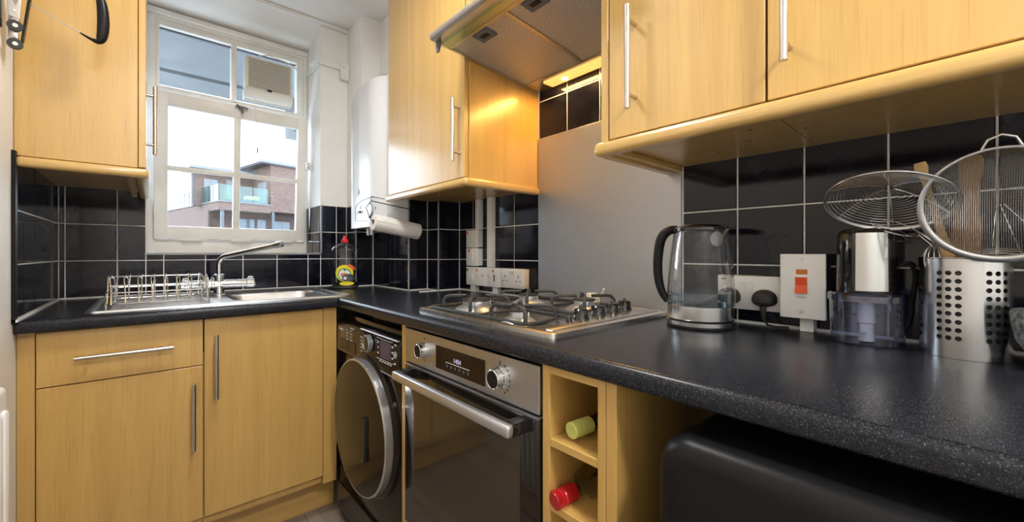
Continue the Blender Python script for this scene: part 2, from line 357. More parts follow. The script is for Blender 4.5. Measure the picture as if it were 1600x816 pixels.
def tile_mesh(w_, h_, t_=.006, key='tile', m='tile', ch=.0016):
    k = (round(w_, 3), round(h_, 3), key)
    if k in _tiles: return _tiles[k]
    me = bpy.data.meshes.new(key); a, b = w_/2, h_/2
    V = [(-a, 0, -b), (a, 0, -b), (a, 0, b), (-a, 0, b), (-a, -t_+ch, -b), (a, -t_+ch, -b), (a, -t_+ch, b), (-a, -t_+ch, b),
         (-a+ch, -t_, -b+ch), (a-ch, -t_, -b+ch), (a-ch, -t_, b-ch), (-a+ch, -t_, b-ch)]
    F = [(8, 9, 10, 11)]+[(i, (i+1) % 4, 4+(i+1) % 4, 4+i) for i in range(4)]+[(4+i, 4+(i+1) % 4, 8+(i+1) % 4, 8+i) for i in range(4)]
    me.from_pydata(V, [], F); me.materials.append(M[m]); me.update(); _tiles[k] = me; return me
GAP = .0038
def tiles(parent, face, val, u0, u1, z0, z1, uj, zj=.9144, step=.15, holes=()):
    """face: 'y-' back wall, 'x-' right wall, 'x+' left wall; val = surface the tiles are fixed to"""
    def cuts(a, b, j):
        k = math.ceil((a-j)/step-1e-6); L_ = [a]
        while j+k*step < b-1e-4:
            if j+k*step > a+1e-4: L_.append(j+k*step)
            k += 1
        L_.append(b); return L_
    us, zs = cuts(u0, u1, uj), cuts(z0, z1, zj)
    rot = {'y-': 0, 'x-': -math.pi/2, 'x+': math.pi/2}[face]
    for a, b in zip(us, us[1:]):
        for c, d in zip(zs, zs[1:]):
            if b-a < .012 or d-c < .012: continue
            if any(a >= h[0]-1e-3 and b <= h[1]+1e-3 and c >= h[2]-1e-3 and d <= h[3]+1e-3 for h in holes): continue
            o = bpy.data.objects.new('tile', tile_mesh(b-a-GAP, d-c-GAP)); C.objects.link(o); o.parent = parent
            u, z = (a+b)/2, (c+d)/2
            o.location = (u, val, z) if face == 'y-' else (val, u, z)
            o.rotation_euler = (R(random.uniform(-.12, .12)), 0, rot+R(random.uniform(-.12, .12)))

# ------------------------------------------------------------------ room shell
W, D, LW, ZC = 1.188, 2.408, -.277, 2.39       # wall planes (tile faces stand 6 mm proud)
DEP, FY = 2.69, -1.6
o = struct(MB().box(LW-.15, W+.15, FY, 2.85, -.08, -.012).build('floor', 'floorbase', sm=0))
bw = .19; k = 0; x = LW
while x < W:
    y = FY+(-.35*(k % 3))
    while y < 2.4:
        y0, y1 = max(y, FY), min(y+1.05, 2.40)
        if y1-y0 > .05:
            ob = MB().box(x+.001, min(x+bw, W)-.001, y0+.001, y1-.001, -.011, 0, .0012, 1).build('floor_board', 'floor', o, sm=0)
        y += 1.05
    x += bw; k += 1
struct(MB().box(LW-.15, W+.15, FY-.1, DEP+.3, ZC, ZC+.12).build('ceiling', 'ceil', sm=0))
wl = struct(MB().box(LW-.12, LW, FY, DEP+.2, 0, ZC).build('wall_left', 'wall', sm=0))
wr = struct(MB().box(W, W+.12, FY, DEP+.2, 0, ZC).build('wall_right', 'wall', sm=0))
struct(MB().box(LW-.12, W+.12, FY-.12, FY, 0, ZC).build('wall_front', 'wall', sm=0))
OX0, OX1, OZ0, OZ1 = -.013, .712, 1.095, 2.345
wb = MB()
wb.box(LW, OX0, D, DEP+.2, 0, ZC); wb.box(OX1, W, D, DEP+.2, 0, ZC); wb.box(OX0, OX1, D, DEP+.2, 0, OZ0-.004)
wb.prism([(D, 2.383), (D, ZC), (DEP+.2, ZC), (DEP+.2, 2.385), (DEP+.055, 2.30), (DEP, 2.30)], 'x', OX0, OX1)
wb = struct(wb.build('wall_back', 'wall', sm=0))
# boxed-in pipes in the corner
BX, BY = .860, 2.186
bx = MB(); bx.box(BX, W, BY, D, 1.365, ZC); bx.box(BX-.001, .962, 2.266, D, .90, 1.37); bx.box(.959, W, 1.840, D, .90, 2.0); bx.box(1.063, W, 1.734, 1.842, .90, 2.0)
bx.box(.961, W, 1.84, D, 2.0, ZC-.001)
bx = struct(bx.build('wall_boxing', 'wall', sm=0))
def grout(parent, x0, x1, y0, y1, z0, z1): return MB().box(x0, x1, y0, y1, z0, z1).build('grout', 'grout', parent, sm=0)
g_ = .0035
# left wall tiles
grout(wl, LW, LW+g_, 1.712, D, .905, 1.366); tiles(wl, 'x+', LW, 1.725, D-.006, .9144, 1.3644, 1.81)
MB().box(LW, LW+.008, 1.700, 1.722, .905, 1.372).build('tile_edge_strip', 'black_plastic', wl, sm=0)
MB().box(LW, LW+.012, 1.70, D, .909, .9155).build('sealant', 'plastic', wl, sm=0)
# back wall tiles
grout(wb, LW, OX0, D-g_, D, .905, 1.366); grout(wb, OX0, OX1, D-g_, D, .905, 1.090); grout(wb, OX1, BX, D-g_, D, .905, 1.366)
ZT = 1.3644
tiles(wb, 'y-', D, LW+.006, OX0, .9144, ZT, -.2533)
tiles(wb, 'y-', D, OX0, OX1, .9144, 1.090, -.2533)
tiles(wb, 'y-', D, OX1, BX-.006, .9144, ZT, -.2533)
MB().box(LW, OX0, D-.009, D-.001, ZT-.001, ZT+.007).build('tile_top_trim', 'trimgrey', wb, sm=0)
MB().box(OX0-.004, OX1+.006, D-.010, D, 1.088, 1.096).build('tile_edge_trim', 'trimgrey', wb, sm=0)
MB().box(OX1-.003, OX1+.006, D-.010, D, 1.09, ZT).build('tile_edge_trim', 'trimgrey', wb, sm=0)
MB().box(LW, .86, D-.010, D, .908, .9144).build('sealant', 'plastic', wb, sm=0)
# reveal (right side of the opening)
grout(wb, OX1-g_, OX1, D+.002, DEP, 1.092, ZT); tiles(wb, 'x-', OX1, D, DEP-.004, 1.096, ZT, D+.12)
MB().box(OX0, OX1, D-.004, DEP, 1.089, 1.0955, .002).build('sill_board', 'gloss_white', wb, sm=30)
# boxing tiles
grout(bx, BX-.0015-g_, BX-.001, 2.262, D, .905, ZT); grout(bx, BX-.002, .962, 2.266-g_, 2.266, .905, ZT)
tiles(bx, 'x-', BX-.001, 2.264, D-.006, .9144, ZT, 2.262)
tiles(bx, 'y-', 2.266, BX-.004, .955, .9144, ZT, .80)
MB().cyl((BX-.006, 2.259, .91), (BX-.006, 2.259, ZT), .004, n=8).build('corner_trim', 'trimgrey', bx)
grout(bx, .959-g_, .959, 1.838, 2.262, .905, ZT+.05); tiles(bx, 'x-', .959, 1.836, 2.258, .9144, ZT, 1.836)
grout(bx, .957, 1.06, 1.840-g_, 1.840, .905, ZT+.05); tiles(bx, 'y-', 1.840, .955, 1.058, .9144, ZT, .955)
MB().cyl((.9535, 1.8345, .91), (.9535, 1.8345, ZT), .004, n=8).build('corner_trim', 'trimgrey', bx)
grout(bx, 1.063-g_, 1.063, 1.730, 1.836, .905, ZT+.05); tiles(bx, 'x-', 1.063, 1.731, 1.833, .9144, ZT, 1.731)
grout(bx, 1.061, W, 1.734-g_, 1.734, .905, ZT+.05); tiles(bx, 'y-', 1.734, 1.060, W-.006, .9144, ZT, 1.060)
MB().cyl((1.0575, 1.7285, .91), (1.0575, 1.7285, ZT), .004, n=8).build('corner_trim', 'trimgrey', bx)
MB().box(.955, .96, 1.836, 2.26, .908, .9144).build('sealant', 'plastic', bx, sm=0)
MB().box(.955, W, 1.728, 1.732, .908, .9144).build('sealant', 'plastic', bx, sm=0)
# right wall tiles: lower field, and rows above the steel splashback
grout(wr, W-g_, W, -.62, 1.730, .905, 1.366); grout(wr, W-g_, W, .56, 1.18, 1.36, 1.93)
tiles(wr, 'x-', W, 1.16, 1.728, .9144, ZT, .4122)
tiles(wr, 'x-', W, -.62, .566, .9144, ZT, .4122)
tiles(wr, 'x-', W, .566, 1.16, 1.5594, 1.93, .4122, zj=1.5594)
MB().box(W-.010, W-.004, -.62, 1.728, .908, .9144).build('sealant', 'plastic', wr, sm=0)
# plaster cove and cable trunking
struct(MB().box(LW, .86, D-.022, D, ZC-.022, ZC, .004).build('trim_1', 'ceil', sm=30))
t = MB(); t.box(OX1-.012, OX1-.001, D-.012, DEP-.03, 2.150, 2.178, .002); t.box(OX1-.012, .850, D-.013, D-.001, 2.150, 2.178, .002)
t.tube([(.66, DEP-.03, 2.14), (.69, DEP-.02, 2.155), (.705, DEP-.04, 2.165)], .004)
tag(t.build('cable_trunking', 'plastic', loc=(OX1, D, 2.15)), 'slim white cable trunking running from window around wall corner', 'trunking')
t = thing('junction_box', 'white plastic junction box in the wall corner right of window', 'junction box', (.84, D, 2.10))
MB().box(.812, .8585, D-.035, D-.001, 2.09, 2.185, .004).build('body', 'plastic', t)
MB().cyl((.828, D-.037, 2.16), (.828, D-.034, 2.16), .003, n=10).build('screw', 'grey_print', t)

# ------------------------------------------------------------------ window
wn = struct(thing('window_1', '', '')); del wn['label'], wn['category']
YF = DEP-.035
f = MB()
f.box(OX0-.0, .020, YF, DEP+.05, 1.096, 2.30, .003); f.box(.690, OX1-.001, YF, DEP+.05, 1.096, 2.30, .003)
f.box(OX0+.001, OX1-.002, YF+.0012, DEP+.049, 1.097, 1.1655, .003); f.box(OX0+.001, OX1-.002, YF+.0012, DEP+.049, 2.262, 2.304, .003)
f.box(OX0+.001, OX1-.002, YF+.0012, DEP+.049, 1.882, 1.918, .003)
f.box(OX0+.0015, OX1-.0025, YF-.018, YF+.01, 2.277, 2.3025, .004)
f.build('window_frame', 'gloss_white', wn, sm=30)
s_ = MB()                                                                # fixed top light
s_.box(.019, .036, YF+.010, DEP+.03, 1.916, 2.264, .002); s_.box(.656, .691, YF+.010, DEP+.03, 1.916, 2.264, .002)
s_.box(.0195, .6905, YF+.011, DEP+.029, 1.912, 1.932, .002); s_.box(.0195, .6905, YF+.011, DEP+.029, 2.232, 2.2645, .002); s_.box(.331, .355, YF+.006, DEP+.03, 1.92, 2.26, .002)
s_.build('top_light_frame', 'gloss_white', wn, sm=30)
for a, b in ((.034, .333), (.353, .658)):
    MB().box(a, b, DEP+.020, DEP+.024, 1.93, 2.234).build('pane', 'glass', wn, sm=0)
    MB().box(a, b, DEP+.006, DEP+.019, 2.226, 2.235).build('glazing_bead', 'grey_print', wn, sm=0)
# lower sash: bottom-hung hopper leaning in a little
mt = Matrix.Translation((0, YF-.004, 1.165)) @ Matrix.Rotation(R(5.4), 4, 'X') @ Matrix.Translation((0, -(YF-.004), -1.165))
sh = MB(); T0, T1 = 1.168, 1.880; ya, yb = YF-.024, YF+.012
sh.box(.014, .066, ya, yb, T0, T1, .003, mtx=mt); sh.box(.640, .690, ya, yb, T0, T1, .003, mtx=mt)
sh.box(.015, .689, ya+.001, yb-.001, T0+.001, 1.232, .003, mtx=mt); sh.box(.015, .689, ya+.001, yb-.001, 1.816, T1-.001, .003, mtx=mt)
sh.box(.333, .363, ya+.004, yb, T0+.05, T1-.05, .003, mtx=mt); sh.box(.05, .66, ya+.005, yb-.001, 1.506, 1.530, .003, mtx=mt)
sh = sh.build('sash', 'gloss_white', wn, sm=30)
for a, b in ((.064, .335), (.361, .642)):
    for c, d in ((1.230, 1.508), (1.528, 1.818)):
        MB().box(a, b, ya+.029, ya+.032, c, d, mtx=mt).build('pane', 'glass', sh, sm=0)
for xx in (.12, .33, .54):
    MB().box(xx, xx+.085, YF-.030, YF-.012, 1.158, 1.171, .002).build('hinge', 'cream_plastic', wn)
tp = mt @ Vector((.352, ya, 1.872))
h = MB(); h.box(.335, .372, tp.y-.006, tp.y, 1.858, 1.872, .002); h.cyl((.354, tp.y-.018, 1.866), (.354, tp.y, 1.866), .006, n=12)
h.tube([(.338, tp.y-.018, 1.874), (.354, tp.y-.020, 1.866), (.368, tp.y-.030, 1.832)], .0055); h.tube([(.350, tp.y-.02, 1.866), (.390, tp.y-.02, 1.862)], .0065)
h.build('catch', 'darkmetal', wn, label='nickel catch handle on the sash top rail')
for x_, xe in ((.018, .020), (.688, .700)):
    h = MB(); h.cyl((x_, 2.60, 1.60), (xe, 2.55, 1.60), .006, n=10); h.box(min(x_, xe)-.006, max(x_, xe)+.006, 2.58, 2.595, 1.585, 1.63, .002)
    h.build('side_stay', 'chrome', wn)
# extractor fan in the right top pane
t = thing('extractor_fan', 'cream louvred extractor fan mounted in the upper right window pane', 'fan', (.50, YF, 1.95))
MB().box(.388, .618, YF-.045, YF+.030, 1.985, 2.178, .008, 3).build('housing', 'cream_plastic', t)
b_ = MB(); b_.prism([(YF-.060, 1.99), (YF-.060, 2.0), (YF-.045, 2.01), (YF+.028, 2.01), (YF+.028, 1.945), (YF-.030, 1.950)], 'x', .386, .620, .004); b_.build('lower_cover', 'cream_plastic', t)
MB().box(.402, .604, YF-.047, YF-.043, 2.012, 2.168).build('grille_recess', 'slot', t, sm=0)
for i in range(14):
    z = 2.016+i*.0112
    MB().prism([(YF-.056, z), (YF-.044, z+.004), (YF-.044, z+.0085), (YF-.056, z+.0045)], 'x', .400, .606).build('louvre', 'cream_plastic', t, sm=0)
MB().lathe([(0, -.003), (.012, -.003), (.014, 0)], n=24, axis='y', sy=.55, mtx=Matrix.Translation((.50, YF-.059, 2.002))).build('badge', 'screen_blue', t)
MB().tube([(.44, YF+.0, 2.178), (.455, YF-.02, 2.20), (.50, YF-.025, 2.215), (.60, YF-.03, 2.20), (.66, YF-.035, 2.165)], .0035).build('cable', 'cream_plastic', t)
t = thing('pull_cord', 'thin white pull cord hanging below the extractor fan', 'cord', (.43, 2.60, 1.94))
MB().tube([(.425, 2.59, 1.948), (.428, 2.545, 1.80), (.432, 2.54, 1.66)], .0011, 6).build('string', 'cream_plastic', t)
MB().cyl((.432, 2.54, 1.635), (.432, 2.54, 1.665), .0035, .003, 10).build('toggle', 'grey_print', t)

# ------------------------------------------------------------------ outside
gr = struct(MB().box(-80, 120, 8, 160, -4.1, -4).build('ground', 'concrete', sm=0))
t = thing('balcony_slab', 'grey painted concrete slab of the storey above outside the window', 'slab', (.3, 3.4, 2.45))
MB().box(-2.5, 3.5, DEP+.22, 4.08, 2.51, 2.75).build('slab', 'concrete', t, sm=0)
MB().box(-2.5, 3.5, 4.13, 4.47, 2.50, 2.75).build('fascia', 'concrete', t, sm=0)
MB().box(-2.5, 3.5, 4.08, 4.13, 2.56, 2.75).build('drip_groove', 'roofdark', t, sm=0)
MB().box(.99, 1.4, 4.13, 4.46, 2.22, 2.50).build('beam_end', 'concrete', t, sm=0)
B = bpy.data.objects.new('apartment_building', None); C.objects.link(B); B.location = (4.343, 42, -4); B.rotation_euler = (0, 0, R(12.2))
tag(B, 'red brick apartment building with glass balustrade terrace seen through the window', 'building')
def bp_(name, m, x0, x1, y0, y1, z0, z1, parent=None, label=None, bev=0):
    par = parent or B; mb = MB().box(x0, x1, y0, y1, z0+4, z1+4, bev)
    bmesh.ops.recalc_face_normals(mb.bm, faces=mb.bm.faces)
    o = mb.build(name, m, None, sm=0, fixed=True, label=label); o.parent = par; return o
bp_('wall', 'brick', 0, .3, 2.2, 22, -4, 5.5); bp_('wall', 'brick', 0, 4.1, -.0, 2.2, 4.80, 5.5); bp_('wall', 'brick', .3, 14, 3.0, 3.3, -4, 4.9)
bp_('wall', 'brick', 4.1, 14, 0, 4, 4.95, 9.3); bp_('wall', 'brick', -.6, 14, 4.0, 4.7, 5.4, 8.55)
bp_('wall', 'brick', .0, .3, 2.2, 2.5, -4, 5)
bp_('terrace_floor', 'concrete', .3, 4.1, .2, 22, 4.9, 5.45); bp_('coping', 'roofwhite', -.08, .3, -.08, 22, 5.5, 5.58); bp_('coping', 'roofwhite', .3, 4.1, -.08, .25, 5.5, 5.58)
bp_('roof', 'roofwhite', -1.1, 4.3, 3.0, 6, 8.6, 8.85); bp_('roof', 'roofdark', -1.0, 4.2, 3.1, 6, 8.5, 8.6)
bp_('roof', 'roofwhite', 3.1, 15, -.3, 6, 9.38, 9.62); bp_('roof', 'roofdark', 3.2, 15, -.2, 6, 9.28, 9.38)
for cx_ in (.2, 4.25, 8.5): bp_('column', 'column', cx_, cx_+.22, .1, .32, -4, 4.82 if cx_ < 4 else 4.97)
for a, b, z0, z1, y in ((.15, 1.2, 5.5, 7.85, 4.0), (1.9, 2.9, 5.5, 8.0, 4.0), (2.5, 3.9, 3.0, 4.35, 3.0), (4.1, 4.9, 2.6, 4.35, 3.0), (5.6, 7.2, 3.0, 4.3, 3.0)):
    f = bp_('window', 'winframe', a, b, y-.06, y+.02, z0, z1)
    bp_('pane', 'farwhite' if z0 > 5 else 'farglass', a+.08, (a+b)/2-.03, y-.08, y-.05, z0+.08, z1-.08, f); bp_('pane', 'farglass', (a+b)/2+.03, b-.08, y-.08, y-.05, z0+.08, z1-.08, f)
f = bp_('window', 'winframe', 4.04, 4.12, .8, 2.6, 5.5, 7.8); bp_('pane', 'farwhite', 4.02, 4.05, .9, 2.5, 5.6, 7.7, f)
bp_('drainpipe', 'roofdark', -.72, -.60, 4.0, 4.12, 5.5, 8.5)
for i in range(11): bp_('balustrade_panel', 'greenglass', -.03, .0, .06+i*1.22, .06+i*1.22+1.16, 5.6, 6.98)
for i in range(3): bp_('balustrade_panel', 'greenglass', .06+i*1.28, .06+i*1.28+1.22, -.03, 0, 5.6, 6.98)
for i in range(12): bp_('balustrade_post', 'column', -.05, .03, -.0+i*1.22, .05+i*1.22, 5.55, 7.0)
bp_('planter', 'navy', 1.7, 3.8, .3, .8, 5.5, 5.9)
P_ = thing('potted_plant', 'green potted plant standing on the far brick terrace corner', 'plant', (5.2, 42.9, 5.45))
pm = MB()
for i in range(60):
    a, r_, z = random.uniform(0, 6.28), random.uniform(0, .45), random.uniform(.25, 1.1)
    c_ = Vector((5.2+r_*math.cos(a), 42.9+r_*math.sin(a), 5.45+z)); d1 = Vector((random.uniform(-1, 1), random.uniform(-1, 1), random.uniform(-.3, 1))).normalized()*.16; d2 = d1.orthogonal().normalized()*.05
    pm.poly([c_-d1, c_+d2, c_+d1, c_-d2])
pm.build('foliage', 'foliage', P_, recalc=False); MB().cyl((5.2, 42.9, 5.45), (5.2, 42.9, 5.8), .16, .22, 12).build('pot', 'navy', P_)
tag(MB().box(6.3, 7.5, 43.0, 43.5, 5.46, 6.25, .15, 2).build('furniture_cover', 'yellow_thing', loc=(6.9, 43.2, 5.46)), 'yellow cover over furniture on the far brick terrace', 'cover')

# ------------------------------------------------------------------ handles
def handle(parent, p, length, axis, out_, r=.0062, off=.032, m='nickel', span=.72):
    """bar handle: p centre on door surface, out_ = outward unit vector"""
    p, out_ = Vector(p), Vector(out_); a = {'x': Vector((1, 0, 0)), 'y': Vector((0, 1, 0)), 'z': Vector((0, 0, 1))}[axis]
    h = MB(); c = p+out_*off
    h.cyl(c-a*length/2, c+a*length/2, r, n=16)
    for s in (-1, 1): h.cyl(p+a*s*length*span/2, c+a*s*length*span/2, r*.75, n=12)
    return h.build('handle', m, parent)
# ------------------------------------------------------------------ base units along the window wall
YD = 1.750
t = thing('base_cabinet', 'beech base cabinet with one wide drawer above a door, left of the sink unit', 'cabinet', (-.05, 1.77, 0))
MB().box(-.262, .136, 1.772, 2.36, .15, .872).build('carcass', 'wood_z', t, sm=0)
MB().box(LW+.001, -.2425, YD+.004, YD+.03, .15, .872, .001, 1).build('filler_strip', 'wood_z', t)
d = MB().box(-.240, .1365, YD, YD+.018, .7115, .868, .0015, 1).build('drawer', 'wood_z', t); handle(d, (-.053, YD, .789), .222, 'x', (0, -1, 0))
d = MB().box(-.240, .1365, YD, YD+.018, .185, .7085, .0015, 1).build('door', 'wood_z', t); handle(d, (.110, YD, .544), .222, 'z', (0, -1, 0))
t = thing('base_cabinet', 'beech sink base cabinet with a single full-height door', 'cabinet', (.33, 1.77, 0))
MB().box(.138, .527, 1.772, 2.36, .15, .75).build('carcass', 'wood_z', t, sm=0)
d = MB().box(.1405, .527, YD, YD+.018, .185, .868, .0015, 1).build('door', 'wood_z', t); handle(d, (.172, YD, .703), .222, 'z', (0, -1, 0))
tag(MB().box(.529, .582, YD+.002, 1.80, .15, .872, .0015, 1).build('corner_post', 'wood_z', loc=(.555, 1.77, 0)), 'narrow beech corner post between sink cabinet and washing machine', 'post')
tag(MB().box(LW+.001, .604, 1.855, 1.873, 0, .149, .001, 1).build('plinth', 'wood_x', loc=(.15, 1.86, 0)), 'beech plinth board below the window wall base cabinets', 'plinth')
# worktops
def nose(y0, z0, z1, r0=.014, r1=.008, s=1):
    """rounded front edge profile (u,z); u grows away from the front when s = 1"""
    return [(y0+s*r0*(1-math.sin(R(a))), z1-r0*(1-math.cos(R(a)))) for a in (0, 15, 30, 45, 60, 75, 90)] + [(y0+s*r1*(1-math.cos(R(a))), z0+r1*(1-math.sin(R(a)))) for a in (0, 30, 60, 90)]
ZT0, ZT1 = .8735, .91
w1 = MB()
w1.prism(nose(1.718, ZT0, ZT1)[0:]+[(1.84, ZT0), (1.84, ZT1)], 'x', LW+.001, .574)
w1.box(.574, 1.186, 1.726, 1.84, ZT0, ZT1); w1.box(LW+.001, .235, 1.84, 2.18, ZT0, ZT1); w1.box(.60, 1.186, 1.84, 2.18, ZT0, ZT1); w1.box(LW+.001, 1.186, 2.18, D-.001, ZT0, ZT1)
tag(w1.build('worktop', 'worktop', loc=(.4, 2.0, ZT0), sm=25), 'black speckled worktop under the window holding the sink', 'worktop')
w2 = MB(); w2.prism(nose(.578, ZT0, ZT1)+[(1.186, ZT0), (1.186, ZT1)], 'y', -.75, 1.725)
tag(w2.build('worktop', 'worktop', loc=(.9, .5, ZT0), sm=25), 'long black speckled worktop along the right wall holding hob and kettle', 'worktop')

# ------------------------------------------------------------------ sink, tap, rack
t = thing('sink', 'stainless steel inset sink with ridged drainer and rounded bowl', 'sink', (.25, 2.06, .91))
s_ = MB(); zt = .9135
lp = [rrect(-.150, .660, 1.782, 2.345, .9102, .025), rrect(-.147, .657, 1.785, 2.342, .9160, .024), rrect(-.136, .646, 1.796, 2.331, .9160, .018), rrect(-.130, .640, 1.802, 2.325, .9125, .016)]
s_.loft(lp)
bowl = [rrect(.242, .597, 1.850, 2.172, .9125, .07), rrect(.245, .594, 1.853, 2.169, .909, .067), rrect(.250, .589, 1.858, 2.164, .900, .062), rrect(.258, .581, 1.866, 2.156, .80, .055), rrect(.27, .569, 1.878, 2.144, .772, .045), rrect(.40, .44, 2.0, 2.03, .768, .012)]
s_.loft([lp[-1], bowl[0]]); s_.build('deck', 'sinksteel', t, sm=40)
MB().loft(bowl, cap1=True).build('bowl', 'sinksteel', t, sm=40)
MB().lathe([(0, .770), (.03, .770), (.034, .7685)], (.42, 2.015, 0)).build('waste', 'chrome', t)
for i in range(9):
    y = 1.85+i*.05
    MB().box(-.10, .17, y, y+.010, .9115, .9155, .002, 1).build('drainer_ridge', 'sinksteel', t)
t = thing('mixer_tap', 'chrome monobloc mixer tap with swivel spout and twin barrel handles', 'tap', (.215, 2.20, .913))
bx_, by_ = .225, 2.17
MB().lathe([(.026, .9127), (.026, .918), (.020, .922), (.018, .945), (.0175, .99), (.020, .994), (.020, 1.002), (.014, 1.006)], (bx_, by_, 0), 24).build('body', 'chrome', t)
MB().cyl((bx_-.10, by_, .962), (bx_+.10, by_, .962), .0185, n=24).build('barrel', 'chrome', t)
for s in (-1, 1):
    MB().rings([((bx_+s*.098, by_, .962), .0165), ((bx_+s*.101, by_, .962), .021), ((bx_+s*.128, by_, .962), .0215), ((bx_+s*.134, by_, .962), .017)], 24).build('control_knob', 'chrome', t)
    MB().tube([(bx_+s*.106, by_-.010, .984), (bx_+s*.108, by_-.010, .990), (bx_+s*.122, by_-.010, .990), (bx_+s*.126, by_-.010, .982)], .003).build('lever', 'chrome', t)
sp = [(bx_, by_, 1.0), (bx_, by_, 1.05)]
for a in range(0, 91, 15):
    k_ = math.sin(R(a)); sp.append((bx_+.02*(1-math.cos(R(a)))*1.6, by_-.028*(1-math.cos(R(a))), 1.05+.035*k_))
e0 = Vector(sp[-1]); e1 = Vector((.405, 2.02, 1.128)); sp += [tuple(e0.lerp(e1, q)) for q in (.15, .4, .7, 1)]
MB().tube(sp, .0105, 14).build('spout', 'chrome', t)
e2 = e1+(e1-e0).normalized()*.036; MB().rings([(tuple(e1), .0115), (tuple(e1.lerp(e2, .3)), .0135), (tuple(e2), .0135)], 18).build('aerator', 'chrome', t)
t = thing('dish_rack', 'chrome wire dish rack with plate slots standing on the drainer', 'dish rack', (.02, 1.98, .914))
x0, x1, y0, y1 = -.105, .160, 1.815, 2.12; wr_ = .0022; zb, zs = .924, 1.010
fr = MB()
for (z, ins) in ((.962, 0), (.975, .0)):
    pass
fr.tube(rrect(x0, x1, y0, y1, .968, .02, 4), wr_*1.15, 8, closed=True); fr.tube(rrect(x0+.012, x1-.012, y0+.06, y1-.02, zb+.004, .015, 4), wr_, 8, closed=True)
for x in (x0, x1):
    fr.tube([(x, y0+.012, .9145), (x, y0+.006, .955), (x, y0+.018, .968)], wr_*1.3)
    fr.tube([(x, y1-.012, .9145), (x, y1-.012, .968)], wr_*1.3)
    fr.tube([(x, y0+.05, .93), (x, y0+.10, zs+.004), (x, y0+.15, zs+.006), (x, y1-.03, .93)], wr_*1.1)
fr.build('frame', 'chrome_wire', t)
for i in range(8):
    x = x0+.012+i*(x1-x0-.024)/7; h = MB()
    h.tube([(x-.004, y0+.07, zb), (x-.004, y0+.085, .968), (x-.008, y0+.10, zs-.004), (x-.003, y0+.112, zs+.008), (x+.003, y0+.12, zs-.004), (x+.004, y0+.135, zb+.003)], wr_)
    h.tube([(x, y0+.135, zb+.002), (x, y1-.03, zb+.002), (x, y1-.01, .968), (x+.004, y1-.005, zs+.004)], wr_); h.build('plate_slot', 'chrome_wire', t)
h = MB(); h.tube([(x0, y1-.004, zs-.002), (x1, y1-.004, zs-.002)], wr_); h.tube([(x0, y0+.10, .985), (x1, y0+.10, .985)], wr_*.9); h.build('rail', 'chrome_wire', t)
h = MB()
for (a, b) in (((x1, y0+.04), (x1+.0, y0+.13)),):
    h.tube([(x1, a[1], .968), (x1, a[1], 1.005), (x1, b[1], 1.008), (x1, b[1], .968)], wr_*1.1); h.tube([(x1+.018, a[1], .968), (x1+.018, a[1]+.01, 1.0), (x1+.018, b[1], 1.002), (x1+.018, b[1], .968), (x1, b[1], .96)], wr_*1.1)
h.build('cutlery_holder', 'chrome_wire', t)

# ------------------------------------------------------------------ washing-up liquid
t = thing('washing_up_bottle', 'clear washing-up liquid bottle with red cap and fruit label', 'bottle', (.770, 2.19, .91))
c = (.770, 2.19, 0); rot = Matrix.Translation(c) @ Matrix.Rotation(-.42, 4, 'Z')
pr = [(.055, .912), (.060, .918), (.061, .95), (.059, 1.0), (.052, 1.05), (.050, 1.075), (.058, 1.105), (.062, 1.118), (.052, 1.130), (.030, 1.145), (.016, 1.152), (.014, 1.156)]
MB().lathe(pr, n=40, sx=1.06, sy=.55, mtx=rot).build('bottle', 'clearpet', t, sm=60)
MB().lathe([(.052, .9135), (.0575, .919), (.058, .942), (0, .942)], n=40, sx=1.05, sy=.54, mtx=rot).build('liquid', 'dishliquid', t, sm=40)
MB().lathe([(.056, .9105), (.0625, .913), (.0630, .924), (.0620, .925)], n=40, sx=1.06, sy=.56, mtx=rot).build('base_ring', 'label_dark', t)
MB().lathe([(.0165, 1.151), (.018, 1.154), (.018, 1.166), (.012, 1.170), (.009, 1.180), (.0095, 1.184), (.006, 1.188), (0, 1.188)], n=20, mtx=rot).build('cap', 'redcap', t)
def label_disc(r0, r1, cz, cx0, m, lift, name='label', sx=1, sz=1, n=28, a0=0, a1=360):
    """piece of label wrapped on the elliptical body"""
    mb = MB(); rows = []
    for r_ in (r0, r1):
        row = []
        for i in range(n+1):
            a = R(a0+(a1-a0)*i/n); px, pz = cx0+r_*math.cos(a)*sx, cz+r_*math.sin(a)*sz
            px = max(-.058, min(.058, px)); rr_ = .0605+lift; yy = -.0335*math.sqrt(max(0, 1-(px/(rr_*1.07))**2))-lift*.8
            row.append(mb.bm.verts.new(rot @ Vector((px, yy, pz))))
        rows.append(row)
    for i in range(n): mb.bm.faces.new((rows[0][i], rows[0][i+1], rows[1][i+1], rows[1][i]))
    return mb.build(name, m, t, sm=60)
label_disc(.0, .043, .992, .0, 'yellow', .001); label_disc(.0, .033, .984, .0, 'green', .0016); label_disc(.0, .028, .984, .0, 'label_white', .002)
label_disc(.030, .045, .995, .012, 'label_orange', .0022, a0=20, a1=80)
label_disc(0, .026, .966, .020, 'label_dark', .0026, sx=1.2, sz=.8); label_disc(0, .030, .938, .012, 'yellow', .0028, sx=1.2, sz=.35)
for dx, dz in ((-.012, .985), (.0, .988), (.010, .984), (-.006, .975), (.014, .972), (.026, .968), (.02, .958), (.034, .962)):
    label_disc(0, .0065, dz, dx, 'label_orange' if dx < .005 and dz > .98 else 'grey_print', .0034, n=10)
for dx, dz, s__ in ((.0, .005, 0),): label_disc(0, .006, 1.008, .002, 'green', .003, n=10)

# ------------------------------------------------------------------ upper cabinets
def cornice(mb, x0, x1, y0, y1): mb.box(x0, x1, y0, y1, 1.331, 1.3595, .010, 3)
